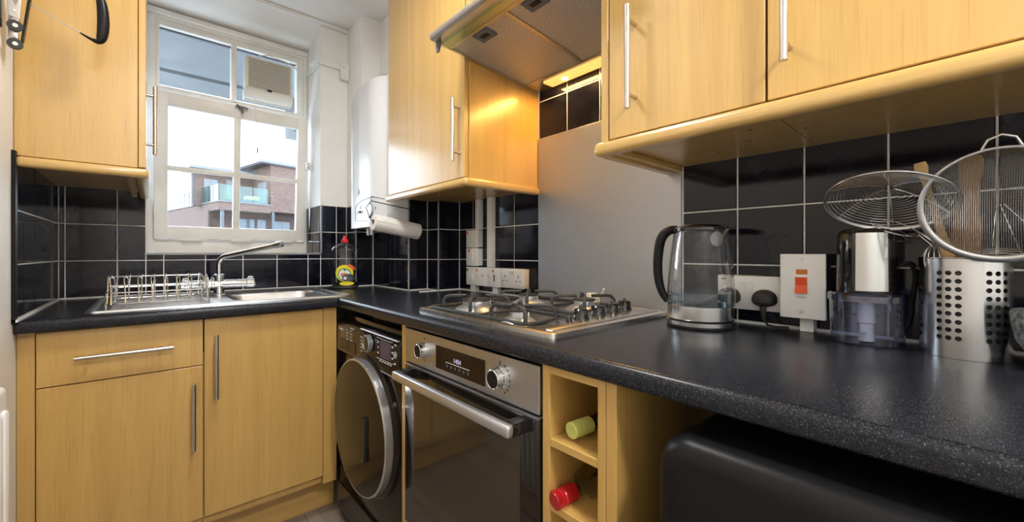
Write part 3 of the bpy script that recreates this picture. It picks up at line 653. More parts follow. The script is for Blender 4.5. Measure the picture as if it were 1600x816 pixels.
# on the left wall, its side panel towards the camera
t = thing('wall_cabinet', 'beech wall cabinet on the left wall showing its plain side panel', 'cabinet', (-.14, 2.05, 1.331))
c_ = MB(); c_.box(LW+.001, -.028, 1.722, D-.012, 1.362, 2.30, .0015, 1); c_.build('carcass', 'wood_z', t, sm=20)
d = MB().box(-.0265, -.009, 1.722, 2.31, 1.364, 2.30, .0015, 1).build('door', 'wood_z', t); handle(d, (-.009, 1.775, 1.530), .222, 'z', (1, 0, 0), off=.022)
c_ = MB(); cornice(c_, LW+.004, -.002, 1.706, 1.742); c_.build('cornice', 'wood_palex', t)
c_ = MB(); cornice(c_, -.034, -.002, 1.715, 2.39); c_.build('cornice', 'wood_pale', t)
MB().box(-.056, -.040, 1.742, 2.39, 1.336, 1.360).build('batten', 'wood_y', t, sm=0)
# between boiler and hood
t = thing('wall_cabinet', 'beech wall cabinet between the boiler and the cooker hood', 'cabinet', (1.0, 1.47, 1.331))
MB().box(.8395, 1.187, 1.165, 1.723, 1.352, 2.285, .001, 1).build('carcass', 'wood_z', t, sm=20)
MB().box(.8395, 1.06, 1.7245, 1.775, 1.352, 2.285, .001, 1).build('carcass_side', 'wood_z', t, sm=20)
d = MB().box(.8205, .8385, 1.170, 1.774, 1.363, 2.285, .0015, 1).build('door', 'wood_z', t); handle(d, (.8205, 1.197, 1.530), .222, 'z', (-1, 0, 0))
c_ = MB(); cornice(c_, .808, .842, 1.150, 1.787); c_.build('cornice', 'wood_pale', t)
c_ = MB(); cornice(c_, .809, 1.180, 1.148, 1.184); c_.build('cornice', 'wood_palex', t)
# over the hood
t = thing('wall_cabinet', 'short beech cabinet directly above the cooker hood', 'cabinet', (1.0, .87, 1.94))
MB().box(.8395, 1.187, .596, 1.163, 1.952, 2.285).build('carcass', 'wood_z', t, sm=0)
d = MB().box(.8205, .8385, .595, 1.162, 1.936, 2.285, .0015, 1).build('door', 'wood_z', t); handle(d, (.8205, 1.02, 2.065), .222, 'z', (-1, 0, 0))
# right-hand pair
def upper(y0, y1, lab, hy, side):
    t = thing('wall_cabinet', lab, 'cabinet', (1.0, (y0+y1)/2, 1.331))
    MB().box(.8395, 1.187, y0, y1, 1.352, 2.285, .001, 1).build('carcass', 'wood_z', t, sm=20)
    d = MB().box(.8205, .8385, y0+.0015, (y1 if not side else y1-.022)-.0015, 1.367, 2.285, .0015, 1).build('door', 'wood_z', t)
    handle(d, (.8205, hy, 1.530), .228, 'z', (-1, 0, 0), off=.034)
    if side: MB().box(.8205, .8385, y1-.0205, y1, 1.352, 2.285, .0015, 1).build('end_strip', 'wood_z', t)
    return t
ua = upper(.239, .594, 'beech wall cabinet beside the cooker hood with handle on its left edge', .500, True)
ub = upper(-.270, .238, 'beech wall cabinet above the utensil caddy at the right end', .203, False)
uc = upper(-.70, -.271, 'beech wall cabinet at the far right end behind the camera', -.40, False)
c_ = MB(); c_.box(.806, .842, -.70, .608, 1.331, 1.3625, .011, 3)
cr_ = c_.build('cornice', 'wood_pale', loc=(.82, 0, 1.331)); tag(cr_, 'long rounded beech cornice strip under the right wall cabinets', 'cornice')
c_ = MB().box(.842, 1.180, .582, .606, 1.331, 1.3515, .004, 2).build('return_strip', 'wood_palex', cr_)
MB().box(.842, 1.180, .562, .580, 1.338, 1.3515, .001, 1).build('batten', 'wood_x', cr_)
for i, (a, b) in enumerate(((1.02, .33), (.93, .30), (1.0, .22), (1.08, .42))):
    MB().cyl((a, b, 1.3505), (a, b, 1.3520), .0025, n=8).build('screw', 'dark_print', ua)

# ------------------------------------------------------------------ boiler
t = thing('boiler', 'white gloss wall-hung boiler with round dial and curved top in the corner', 'boiler', (.9, 2.0, 1.225))
prof = [(1.838, 1.226), (2.182, 1.226), (2.182, 1.88)]+[(2.142+.04*math.cos(R(a)), 1.88+.05*math.sin(R(a))) for a in (20, 45, 70, 90)]+[(1.90, 1.946), (1.838, 1.948)]
MB().prism(prof, 'x', .842, .9575, .003).build('case', 'boiler', t, sm=40)
# curved front cover
cv = MB(); lps = []
for (yy, zz) in prof: pass
cols = 12; 
for j in range(cols+1):
    a = j/cols; yy = 1.838+(2.182-1.838)*a
    xx = .842-.042*math.sin(math.pi*min(1, a*3.2)/2) if a < .3125 else .800
    ztop = 1.948 if yy < 2.12 else 1.93-.05*((yy-2.12)/.062)**2
    lps.append([(.842, yy, 1.226), (xx, yy, 1.226), (xx, yy, ztop-.006), (xx+.006, yy, ztop), (.842, yy, ztop)])
cv.loft(lps, cap0=True, cap1=True); cv.build('front_cover', 'boiler', t, sm=50)
pn = MB(); pn.tube([(.7995, 2.118, 1.262), (.7995, 2.118, 1.335), (.7995, 2.09, 1.352), (.7995, 2.03, 1.362), (.7995, 1.955, 1.366), (.7995, 1.90, 1.366)], .0012, 6)
pn.tube([(.7995, 2.118, 1.262), (.7995, 2.02, 1.258), (.7995, 1.95, 1.256)], .001, 6); pn.build('panel_outline', 'grey_print', t)
MB().lathe([(.036, 0), (.036, -.002), (.0345, -.002), (.0335, -.010), (0, -.011)], (.800, 1.935, 1.305), 32, 'x').build('dial', 'boiler', t)
MB().lathe([(.0335, -.0015), (.0375, -.0015), (.0375, -.004), (.0335, -.004), (.0335, -.0015)], (.800, 1.935, 1.305), 32, 'x', cap0=False, cap1=False).build('dial_ring', 'grey_print', t)
MB().cyl((.800, 2.055, 1.305), (.792, 2.055, 1.305), .006, n=14).build('knob', 'black_plastic', t)
for yy, zz in ((2.03, 1.303), (2.09, 1.303), (2.055, 1.328), (1.87, 1.31)): MB().box(.7988, .8000, yy-.003, yy+.003, zz-.008, zz+.008).build('marking', 'grey_print', t, sm=0)
lg = MB(); lg.tube([(.7992, 2.085-.012*math.sin(R(a)), 1.412+.014*math.cos(R(a))) for a in range(20, 161, 20)], .0018, 6); lg.build('emblem', 'grey_print', t)
for yy in (2.10, 2.05): MB().cyl((.86, yy, 1.19), (.86, yy, 1.227), .010, n=12).build('pipe_stub', 'nickel', t)

# ------------------------------------------------------------------ paper roll
t = thing('kitchen_roll', 'white kitchen paper roll hanging from a black wire holder', 'kitchen roll', (.86, 1.775, 1.23))
A, Bp = Vector((.750, 1.780, 1.236)), Vector((.975, 1.780, 1.200)); dd = (Bp-A).normalized()
r_ = MB(); r_.rings([(tuple(A), .014), (tuple(A), .036), (tuple(A+dd*.001), .0375), (tuple(Bp-dd*.001), .0375), (tuple(Bp), .036), (tuple(Bp), .014), (tuple(A), .014)], 40, caps=False)
# rings direction helper needs distinct ends, so build again as a closed lathe
r_.bm.free(); r_ = MB(); q = Vector((1, 0, 0)).rotation_difference(dd).to_matrix().to_4x4(); Ln = (Bp-A).length
mt4 = Matrix.Translation(A) @ q
r_.lathe([(.0135, 0), (.036, 0), (.0378, .001), (.0378, Ln-.001), (.036, Ln), (.0135, Ln), (.0135, 0)], n=40, axis='x', mtx=mt4, cap0=False, cap1=False); r_.build('paper', 'paper', t, sm=40)
MB().lathe([(.0115, -.0005), (.0136, -.0005), (.0136, Ln+.0005), (.0115, Ln+.0005), (.0115, -.0005)], n=28, axis='x', mtx=mt4, cap0=False, cap1=False).build('card_tube', 'card', t, sm=40)
fl = MB(); fl.box(.004, Ln-.002, -.0395, -.0376, .004, .008, mtx=mt4); fl.build('loose_edge', 'paper', t, sm=0)
t2 = thing('roll_holder', 'black wire roll holder fixed under the wall cabinet', 'holder', (.86, 1.78, 1.33))
h = MB(); h.tube([(.735, 1.790, 1.264), (.745, 1.786, 1.245), tuple(A+dd*.02)], .0022)
h.tube([(.735, 1.790, 1.264), (.722, 1.79, 1.300), (.745, 1.79, 1.332)], .0018)
h.tube([(.745, 1.79, 1.332), (.995, 1.79, 1.300), (.992, 1.785, 1.262), tuple(Bp-dd*.01)], .0022)
h.tube([(.745, 1.79, 1.332), (.745, 1.79, 1.352), (.8080, 1.790, 1.345)], .0016); h.tube([tuple(A+dd*.02), tuple(Bp-dd*.01)], .002)
h.build('wire', 'black_plastic', t2)

# ------------------------------------------------------------------ cooker hood
t = thing('cooker_hood', 'brushed metal cooker hood with mesh filters and lit lamp', 'cooker hood', (.93, .88, 1.74))
Y0, Y1 = .597, 1.162
def hz(x): return 1.785-(x-.745)*.0919
MB().prism([(.752, hz(.752)+.004), (1.105, hz(1.105)+.004), (1.105, 1.775), (1.185, 1.775), (1.185, 1.93), (.800, 1.93), (.715, 1.84)], 'y', Y0, Y1).build('canopy', 'steel', t, sm=0)
lipp = [(.745, 1.783)]+[(.688+.012*math.cos(R(a)), 1.799+.013*math.sin(R(a))) for a in (-80, -110, -140, -170, -200, -225)]+[(.722, 1.842), (.745, 1.842)]
MB().prism(lipp, 'y', Y0-.004, Y1-.002).build('front_lip', 'silver', t, sm=40)
MB().prism([(.712, 1.776), (.745, 1.778), (.745, 1.783), (.712, 1.782)], 'y', Y0-.002, Y1-.006).build('glass_visor', 'visor', t, sm=0)
MB().prism([(.700, 1.752), (.705, 1.752), (.712, 1.782), (.700, 1.800), (.694, 1.80)], 'y', Y1-.018, Y1-.006).build('visor_bracket', 'grey_print', t, sm=0)
fr = MB()
for a, b in ((Y0+.002, Y0+.012), (.868, .882), (Y1-.012, Y1-.002)): fr.prism([(.747, hz(.747)-.003), (1.105, hz(1.105)-.003), (1.105, hz(1.105)+.006), (.747, hz(.747)+.006)], 'y', a, b)
fr.prism([(.745, hz(.745)-.003), (.758, hz(.758)-.003), (.758, hz(.758)+.004), (.745, hz(.745)+.004)], 'y', Y0+.002, Y1-.002); fr.prism([(1.093, hz(1.093)-.003), (1.107, hz(1.107)-.003), (1.107, hz(1.107)+.006), (1.093, hz(1.093)+.006)], 'y', Y0+.002, Y1-.002)
fr.build('filter_frame', 'steel', t, sm=0)
for a, b in ((.882, Y1-.012), (Y0+.012, .868)):
    f_ = MB().prism([(.758, hz(.758)), (1.094, hz(1.094)), (1.094, hz(1.094)+.004), (.758, hz(.758)+.004)], 'y', a, b).build('filter', 'mesh', t, sm=0)
    lc = a+.09 if a > .8 else a+.14
    l_ = MB(); l_.prism([(.762, hz(.762)-.005), (.806, hz(.806)-.005), (.806, hz(.806)), (.762, hz(.762))], 'y', lc, lc+.068); l_ = l_.build('latch', 'grey_print', f_, sm=0)
    MB().prism([(.776, hz(.776)-.007), (.790, hz(.790)-.007), (.790, hz(.79)-.005), (.776, hz(.776)-.005)], 'y', lc+.016, lc+.050).build('catch', 'black_plastic', l_, sm=0)
MB().box(1.106, 1.185, Y0, Y1, 1.748, 1.776).build('lamp_housing', 'nickel', t, sm=0)
MB().box(1.118, 1.172, .625, 1.075, 1.742, 1.749, .002).build('lamp_cover', 'lamp', t)
for a in (.70, .99): MB().lathe([(.012, 0), (.011, -.003), (0, -.004)], (1.145, a, 1.742), 20).build('bulb', 'bulb', t)

# ------------------------------------------------------------------ splashback
tag(MB().box(1.178, 1.1865, .566, 1.160, .912, 1.5585, .0008, 1).build('splashback', 'splash', loc=(1.18, .86, .912)), 'brushed stainless steel splashback sheet behind the hob', 'splashback')

# ------------------------------------------------------------------ sockets left of the hob
def face_text(): pass
def xbox(name, lab, cat, y0, y1, z0, z1, x0, m='plastic', group=None, depth_m=None):
    t = thing(name, lab, cat, (x0, (y0+y1)/2, z0), group)
    MB().box(x0+.009, 1.1815, y0+.002, y1-.002, z0+.002, z1-.002, .002).build('back_box', depth_m or m, t)
    MB().box(x0, x0+.010, y0, y1, z0, z1, .003).build('face_plate', m, t); return t
def neon(t, x, y, z, s=.006, m='red_neon'): MB().box(x-.0015, x+.001, y-s, y+s, z-s, z+s, .0005, 1).build('neon', m, t)
def screw(t, x, y, z): MB().cyl((x-.0012, y, z), (x+.001, y, z), .0028, n=10).build('screw', 'nickel', t)
def rocker(t, x, y, z, w_=.008, h_=.012, m='plastic'): MB().prism([(z-h_, x), (z+h_, x), (z+h_, x-.006), (z-h_, x-.002)] and [(x, z-h_), (x, z+h_), (x-.006, z+h_), (x-.002, z-h_)], 'y', y-w_, y+w_).build('switch', m, t, sm=0)
t = xbox('switched_outlet', 'top white switch box on the tiles left of the hob, under the trunking', 'switch', 1.530, 1.618, 1.122, 1.206, 1.145)
neon(t, 1.145, 1.606, 1.192); screw(t, 1.145, 1.609, 1.163); screw(t, 1.145, 1.539, 1.163); rocker(t, 1.145, 1.57, 1.165, .012)
t = xbox('switched_outlet', 'white switch box stacked just below the top one left of the hob', 'switch', 1.530, 1.618, 1.035, 1.120, 1.145)
neon(t, 1.145, 1.592, 1.107); screw(t, 1.145, 1.609, 1.077); screw(t, 1.145, 1.539, 1.077); rocker(t, 1.145, 1.574, 1.082, .008)
t = xbox('switched_outlet', 'wide white switch box with two neons, lowest of the stack left of hob', 'switch', 1.454, 1.618, .944, 1.030, 1.145)
neon(t, 1.145, 1.607, 1.016, m='dark_print'); neon(t, 1.145, 1.532, 1.016, m='amber'); rocker(t, 1.145, 1.575, .982, .012); screw(t, 1.145, 1.612, .987); neon(t, 1.145, 1.488, .992, .004); neon(t, 1.145, 1.534, .985, .003)
t = xbox('switched_outlet', 'narrow white switch box beside the double socket left of the hob', 'switch', 1.362, 1.452, .944, 1.030, 1.145)
neon(t, 1.145, 1.411, 1.016, m='amber'); screw(t, 1.145, 1.443, .988); screw(t, 1.145, 1.372, .988); MB().box(1.143, 1.146, 1.399, 1.405, .970, 1.0).build('switch', 'dark_print', t, sm=0)
def pins(t, x, y, z):
    for dy, dz, a, b in ((0, .012, .0025, .0045), (.011, -.008, .004, .002), (-.011, -.008, .004, .002)):
        MB().box(x-.0006, x+.001, y+dy-a, y+dy+a, z+dz-b, z+dz+b).build('pin_slot', 'dark_print', t, sm=0)
t = xbox('double_socket', 'white double socket with empty outlets left of the hob', 'socket', 1.214, 1.358, .946, 1.030, 1.145, depth_m='cream_plastic')
pins(t, 1.145, 1.328, .985); pins(t, 1.145, 1.244, .985); rocker(t, 1.145, 1.292, 1.012, .007, .009); rocker(t, 1.145, 1.277, 1.012, .007, .009)
for lab, y0, y1, z0, z1 in (('white vertical trunking from cabinet down to the top switch box', 1.530, 1.562, 1.207, 1.3515), ('white vertical trunking from cabinet down beside the stacked switch boxes', 1.438, 1.472, 1.031, 1.3515),
                            ('short white trunking stub below the lowest left switch box', 1.560, 1.600, .911, .943), ('short white trunking stub below the narrow switch box', 1.395, 1.430, .911, .943)):
    tag(MB().box(1.158, 1.1815, y0, y1, z0, z1, .001, 1).build('trunking', 'plastic', loc=(1.17, y0, z0)), lab, 'trunking', 'trunking on the right wall tiles')

# ------------------------------------------------------------------ hob
t = thing('gas_hob', 'stainless steel four-burner gas hob with black pan supports', 'hob', (.90, .88, .91))
h = MB(); HX0, HX1, HY0, HY1 = .640, 1.158, .588, 1.170
h.loft([rrect(HX0, HX1, HY0, HY1, .9102, .012), rrect(HX0+.001, HX1-.001, HY0+.001, HY1-.001, .921, .012), rrect(HX0+.006, HX1-.006, HY0+.006, HY1-.006, .9235, .012), rrect(HX0+.014, HX1-.014, HY0+.014, HY1-.014, .9235, .012), rrect(HX0+.020, HX1-.020, HY0+.020, HY1-.020, .919, .012)], cap1=True)
h.build('tray', 'hobsteel', t, sm=30)
cp = [(.668, .612), (1.132, .612), (1.138, .630), (1.10, .722), (1.03, .735), (.95, .728), (.86, .715), (.79, .705), (.72, .680), (.680, .650), (.664, .630)]
MB().prism(cp, 'z', .919, .9255, .0015).build('control_panel', 'hobsteel', t, sm=30)
for i, (x, y) in enumerate(((.836, .668), (.916, .673), (.995, .682), (1.075, .692))):
    k_ = MB().lathe([(.022, .9255), (.021, .931), (.019, .934), (.0185, .948), (.015, .952), (0, .953)], (x, y, 0), 28).build('control_knob', 'black_gloss', t)
    MB().box(x-.017, x+.017, y-.005, y+.005, .934, .960, .003, mtx=Matrix.Translation((x, y, 0)) @ Matrix.Rotation(R(35), 4, 'Z') @ Matrix.Translation((-x, -y, 0))).build('grip', 'black_gloss', k_)
MB().lathe([(.008, .9255), (.0075, .936), (.006, .938), (0, .938)], (.775, .657, 0), 16).build('ignition_button', 'black_gloss', t)
burn = ((.775, 1.040, .041), (.708, .768, .022), (1.00, 1.035, .031), (1.03, .810, .031))
for x, y, r in burn:
    b_ = MB().lathe([(r+.026, .919), (r+.022, .9225), (r+.010, .930), (r+.003, .933), (r*1.02, .934), (r*1.02, .944), (r*1.0, .946)], (x, y, 0), 36).build('burner', 'silver', t)
    MB().lathe([(r*1.12, .946), (r*1.14, .948), (r*1.12, .951), (r*.9, .953), (0, .9535)], (x, y, 0), 36).build('burner_cap', 'iron', b_)
    MB().cyl((x+r*1.25, y-.008, .925), (x+r*1.25, y-.008, .942), .002, n=8).build('spark_plug', 'label_white', b_)
for (xa, xb, ya_, yb_, bs) in ((.672, .852, .705, 1.150, (burn[0], burn[1])), (.905, 1.135, .748, 1.150, (burn[2], burn[3]))):
    g = MB(); g.tube([(p[0], p[1], .924) for p in rrect(xa, xb, ya_, yb_, 0, .02, 3)], .0050, 8, closed=True)
    g.tube([(xa, .905, .924), (xb, .905, .924)], .0042)
    for (bx1, by1, br) in bs:
        for k_ in range(4):
            a = R(45+90*k_); ux, uy = math.cos(a), math.sin(a)
            ex = min(max(bx1+ux*.105, xa+.002), xb-.002); ey = min(max(by1+uy*.10, ya_+.002), yb_-.002)
            ix, iy = bx1+ux*br*.75, by1+uy*br*.75
            g.tube([(ex, ey, .924), (ex, ey, .948), (ex-(ex-ix)*.12, ey-(ey-iy)*.12, .958), (ex-(ex-ix)*.3, ey-(ey-iy)*.3, .961), (ix, iy, .961)], .0054, 8)
    g.build('pan_support', 'iron', t, sm=50)
w_ = MB()
for i in range(5): w_.tube([(1.112+.012*math.cos(R(a))+i*.002, .852-i*.006+.012*math.sin(R(a))*.4, .945+.015*math.sin(R(a))) for a in range(0, 360, 30)], .0022, 6, closed=True)
w_.tube([(1.12, .83, .94), (1.13, .81, .965), (1.12, .80, .978)], .0028)
tag(w_.build('string_bundle', 'cream_plastic', loc=(1.12, .84, .925)), 'small bundle of cream string lying at the back of the hob', 'string')

# ------------------------------------------------------------------ washing machine
t = thing('washing_machine', 'black washing machine with silver-ringed round door', 'washing machine', (.88, 1.46, 0))
WX = .588; WY0, WY1 = 1.186, 1.742
MB().box(WX+.004, 1.15, WY0, WY1, .012, .818, .006).build('cabinet', 'brown_black', t)
MB().prism([(WX+.004, .690), (WX-.004, .692), (WX-.008, .700), (WX-.006, .80), (WX+.002, .815), (WX+.03, .822), (WX+.03, .690)], 'y', WY0, WY1, .002).build('control_fascia', 'brown_black', t, sm=30)
MB().box(WX+.02, 1.15, WY0+.003, WY1-.003, .823, .845, .004).build('lid', 'black_gloss', t)
MB().box(WX+.05, WX+.30, WY0+.10, WY0+.42, .846, .858, .003).build('tray', 'black_gloss', t)
MB().box(WX-.0085, WX+.001, WY0+.004, WY1-.25, .8145, .8185, .001, 1).build('bright_strip', 'silver', t)
dc = (1.438, .482)
def ringx(prof, m, name, par=t, n=56, c=dc, x=WX-.002, **kw): return MB().lathe(prof, (x, c[0], c[1]), n, 'x', **kw).build(name, m, par, sm=40)
ringx([(.250, .006), (.250, -.006), (.244, -.012), (.235, -.014), (.2, -.014)], 'brown_black', 'door_surround')
dr = ringx([(.236, -.014), (.237, -.020), (.236, -.037), (.233, -.040), (.229, -.040)], 'silver', 'door_ring', cap1=False)
ringx([(.2295, -.032), (.2290, -.0395), (.19, -.044), (.15, -.047), (.08, -.052), (0, -.053)], 'brown_black', 'door', n=56)
hd = MB(); hd.box(WX-.060, WX-.046, dc[0]-.115, dc[0]-.085, dc[1]-.085, dc[1]+.065, .012, 3); hd.build('door_handle', 'black_gloss', t)
MB().box(WX-.040, WX-.034, dc[0]-.085, dc[0]-.035, dc[1]+.205, dc[1]+.222, .003, mtx=None).build('door_catch', 'chrome', t)
MB().prism([(WX+.003, .150), (WX-.003, .150), (WX-.003, .04), (WX+.003, .04)], 'y', WY0+.003, WY1-.003).build('kick_panel', 'brown_black', t, sm=0)
fx = WX-.0075
MB().lathe([(.029, 0), (.029, -.004), (.027, -.010), (.026, -.018), (.023, -.020), (0, -.021)], (fx, 1.400, .779), 36, 'x').build('programme_dial', 'black_gloss', t)
MB().lathe([(.0262, -.004), (.0300, -.004), (.0300, -.018), (.0272, -.020), (.0262, -.004)], (fx, 1.400, .779), 36, 'x', cap0=False, cap1=False).build('dial_ring', 'silver', t)
MB().box(fx-.001, fx+.002, 1.238, 1.318, .745, .803).build('display', 'screen_blue', t, sm=0)
UX, UZ = (0, -1, 0), (0, 0, 1)
px = fx-.0012
text('Hotpoint', .0135, 'print', t, (px+.001, 1.722, .785), UX, UZ)
for i in range(5):
    for c0 in (1.69, 1.655, 1.615, 1.495): 
        if c0 == 1.495: text('Cotton' if i % 2 else 'Eco 40', .007, 'print', t, (px, 1.49, .785-i*.0125), UX, UZ)
        elif c0 < 1.67 : text('Synthetic' if i % 2 else 'Sport', .006, 'print', t, (px+.0008, c0-.02, .792-i*.012), UX, UZ)
text('Drum Clean', .008, 'print', t, (px, 1.59, .803), UX, UZ)
for i in range(3):
    for yy in (1.335, 1.226): MB().box(px-.0005, px+.001, yy-.006, yy+.004, .755+i*.018, .760+i*.018).build('marking', 'print', t, sm=0)
MB().box(px-.0005, px+.001, 1.222, 1.345, .8075, .8085).build('marking', 'print', t, sm=0); MB().box(px-.0005, px+.001, 1.222, 1.345, .7385, .7395).build('marking', 'print', t, sm=0)
for i in range(5): MB().box(px-.0005, px+.001, 1.232+i*.02, 1.243+i*.02, .731, .735).build('marking', 'print', t, sm=0)
MB().lathe([(.009, 0), (.011, 0), (.011, -.001), (.009, -.001), (.009, 0)], (fx, 1.207, .772), 24, 'x', cap0=False, cap1=False).build('start_button', 'print', t)
MB().box(px, px+.001, 1.204, 1.210, .768, .776).build('marking', 'print', t, sm=0); text('INVT', .009, 'print', t, (px+.001, 1.213, .800), UX, UZ); text('8/6 KG', .010, 'print', t, (px, 1.218, .707), UX, UZ)
MB().box(px-.0005, px+.001, 1.203, 1.213, .741, .746).build('marking', 'print', t, sm=0)
MB().box(fx-.001, fx+.001, 1.195, 1.40, .6975, .7000).build('bright_line', 'silver', t, sm=0)
MB().box(fx-.0015, fx+.002, 1.54, 1.70, .708, .752, .0012, 1).build('detergent_drawer', 'brown_black', t)
for yy in (WY0+.04, WY1-.04): MB().cyl((WX+.05, yy, 0), (WX+.05, yy, .013), .02, n=16).build('foot', 'black_rubber', t)
tag(MB().box(.590, 1.15, 1.158, 1.180, 0, .872, .001, 1).build('end_panel', 'wood_z', loc=(.87, 1.17, 0)), 'thin upright beech panel between washing machine and oven', 'panel')

# ------------------------------------------------------------------ oven
t = thing('oven', 'built-under electric oven with steel control panel and dark glass door', 'oven', (.88, .86, .27))
OXF = .588; OY0, OY1 = .576, 1.153
MB().box(.612, 1.15, OY0+.01, OY1-.01, .285, .862).build('cavity_casing', 'black_plastic', t, sm=0)
cpn = MB().box(OXF, OXF+.022, OY0, OY1, .766, .866, .001, 1).build('control_panel', 'steel', t)
MB().box(OXF-.0012, OXF+.002, .754, .973, .781, .843, .0005, 1).build('display', 'screen', cpn)
px = OXF-.0017
text('1404', .0175, 'digits', cpn, (px, .886, .811), UX, UZ, 'clock_digits', depth=.0001)
MB().box(px-.0003, px+.0005, .815, .922, .8055, .8068).build('marking', 'print', cpn, sm=0)
for i in range(6): MB().box(px-.0003, px+.0005, .818+i*.019, .823+i*.019, .794, .800).build('marking', 'grey_print', cpn, sm=0)
for yy, zz, r in ((1.037, .817, .021), (.700, .815, .023)):
    k_ = MB().lathe([(r+.002, .0), (r+.002, -.003), (r, -.004), (r-.001, -.022), (r-.003, -.0235), (r-.004, -.0225)], (OXF, yy, zz), 40, 'x', cap1=False).build('control_knob', 'chrome', cpn)
    MB().lathe([(r-.003, -.0215), (r-.004, -.0228), (0, -.0232)], (OXF, yy, zz), 36, 'x', cap0=False).build('knob_face', 'black_plastic', k_)
    MB().box(OXF-.0225, OXF-.002, yy-.001, yy+.001, zz+r-.003, zz+r+.0012).build('pointer', 'dark_print', k_, sm=0)
for a in range(-60, 61, 20): MB().box(px+.001, px+.0019, .700-.034*math.cos(R(a))-.002, .700-.034*math.cos(R(a))+.002, .815+.034*math.sin(R(a))-.002, .815+.034*math.sin(R(a))+.002).build('marking', 'dark_print', cpn, sm=0)
for yy, zz in ((.700, .850), (.700, .845), (1.037, .850), (1.037, .787)): MB().box(px+.001, px+.0019, yy-.002, yy+.002, zz-.0025, zz+.0025).build('marking', 'dark_print', cpn, sm=0)
dr = MB().box(OXF-.002, OXF+.020, OY0, OY1, .275, .757, .003).build('door', 'oven_glass', t)
MB().box(OXF-.0028, OXF, .632, 1.095, .33, .705, .0005, 1).build('inner_window', 'oven_inner', dr)
MB().box(OXF-.004, OXF+.018, OY0, OY1, .7575, .7605).build('bright_edge', 'silver', dr, sm=0)
hb = MB(); hb.box(.528, .547, .605, 1.125, .724, .750, .007, 3); hb = hb.build('handle', 'silver', dr)
for a, b in ((.606, .634), (1.096, 1.124)): MB().box(.545, .588, a, b, .722, .752, .005, 2).build('handle_bracket', 'black_gloss', hb)
tag(MB().box(.592, .610, .574, 1.155, .153, .268, .001, 1).build('filler_panel', 'wood_y', loc=(.6, .86, .15)), 'beech filler panel below the oven', 'panel')

# ------------------------------------------------------------------ wine rack
t = thing('wine_rack', 'narrow open beech wine rack beside the oven', 'wine rack', (.88, .49, 0))
MB().box(.592, 1.15, .552, .571, 0, .872, .001, 1).build('side_panel', 'wood_z', t)
MB().box(.592, 1.15, .419, .436, 0, .872, .001, 1).build('side_panel', 'wood_z', t)
for z in (.712, .584, .456, .328, .2): MB().box(.593, 1.10, .4365, .5515, z, z+.016, .001, 1).build('shelf', 'wood_y', t)
MB().box(.594, 1.10, .4365, .5515, .856, .872).build('top_rail', 'wood_y', t, sm=0); MB().box(1.10, 1.12, .4365, .5515, .1, .856).build('back_panel', 'wood_z', t, sm=0)
tag(MB().box(.592, 1.15, .397, .418, 0, .872, .001, 1).build('end_panel', 'wood_z', loc=(.87, .41, 0)), 'beech end panel between wine rack and black fridge', 'panel')
def bottle(name, lab, p, d, capm, glassm, glass_r=.037, neck=.09, cs=1.05):
    p, d = Vector(p), Vector(d).normalized(); t = thing(name, lab, 'bottle', tuple(p))
    q = Vector((0, 0, 1)).rotation_difference(d).to_matrix().to_4x4(); m4 = Matrix.Translation(p) @ q
    MB().lathe([(p_*cs, h_) for p_, h_ in ((0, 0), (.0125, 0), (.0128, .0008), (.0155, .002), (.0155, .012), (.0145, .013), (.0155, .014), (.0155, .019), (.0145, .020), (.0155, .022), (.0155, .027), (.0147, .028), (.0152, .030), (.0150, .052))], n=28, mtx=m4, cap1=False).build('cap', capm, t)
    MB().lathe([(.0142, .043), (.0142, .07), (.016, .08), (glass_r*.8, neck+.02), (glass_r, neck+.045), (glass_r, .285), (glass_r-.004, .29), (0, .285)], n=36, mtx=m4, cap0=False).build('glass_body', glassm, t, sm=60)
    MB().lathe([(glass_r+.0004, .16), (glass_r+.0004, .25)], n=36, mtx=m4, cap0=False, cap1=False).build('label', 'label_white', t)
    return t
t = bottle('wine_bottle', 'wine bottle with a yellow-green screw cap in the upper rack slot', (.610, .512, .750), (1, -.09, .0), 'greencap', 'darkbottle', .028, .085)
t = bottle('wine_bottle', 'clear bottle with red foil cap in the lower rack slot', (.590, .538, .6100), (.94, -.13, .05), 'redfoil', 'bottleglass', .036, .055, 1.18)

# ------------------------------------------------------------------ black mini fridge under the right worktop
t = thing('mini_fridge', 'black rounded undercounter fridge beneath the right worktop', 'fridge', (.85, 0, 0))
bd = MB(); FY0, FY1 = -.30, .312
def rr2(y0, y1, z0, z1, r, x, n=8): return [(x, p[0], p[1]) for p in rrect(y0, y1, z0, z1, 0, r, n)]
bd.loft([rr2(FY0+.01, FY1-.012, .02, .825, .03, 1.12), rr2(FY0+.01, FY1-.012, .02, .825, .03, .645), rr2(FY0+.014, FY1-.016, .024, .821, .028, .640)], cap0=True, cap1=True); bd.build('body', 'black_plastic', t, sm=40)
dr = MB(); dr.loft([rr2(FY0, FY1, .03, .832, .05, .628), rr2(FY0, FY1, .03, .832, .05, .590), rr2(FY0+.004, FY1-.004, .034, .828, .048, .574), rr2(FY0+.014, FY1-.014, .044, .818, .042, .564), rr2(FY0+.030, FY1-.030, .060, .802, .034, .560)], cap0=True, cap1=True)
dr.build('door', 'black_plastic', t, sm=60)
for yy in (FY0+.06, FY1-.06): MB().cyl((.70, yy, 0), (.70, yy, .021), .02, n=12).build('foot', 'black_rubber', t)

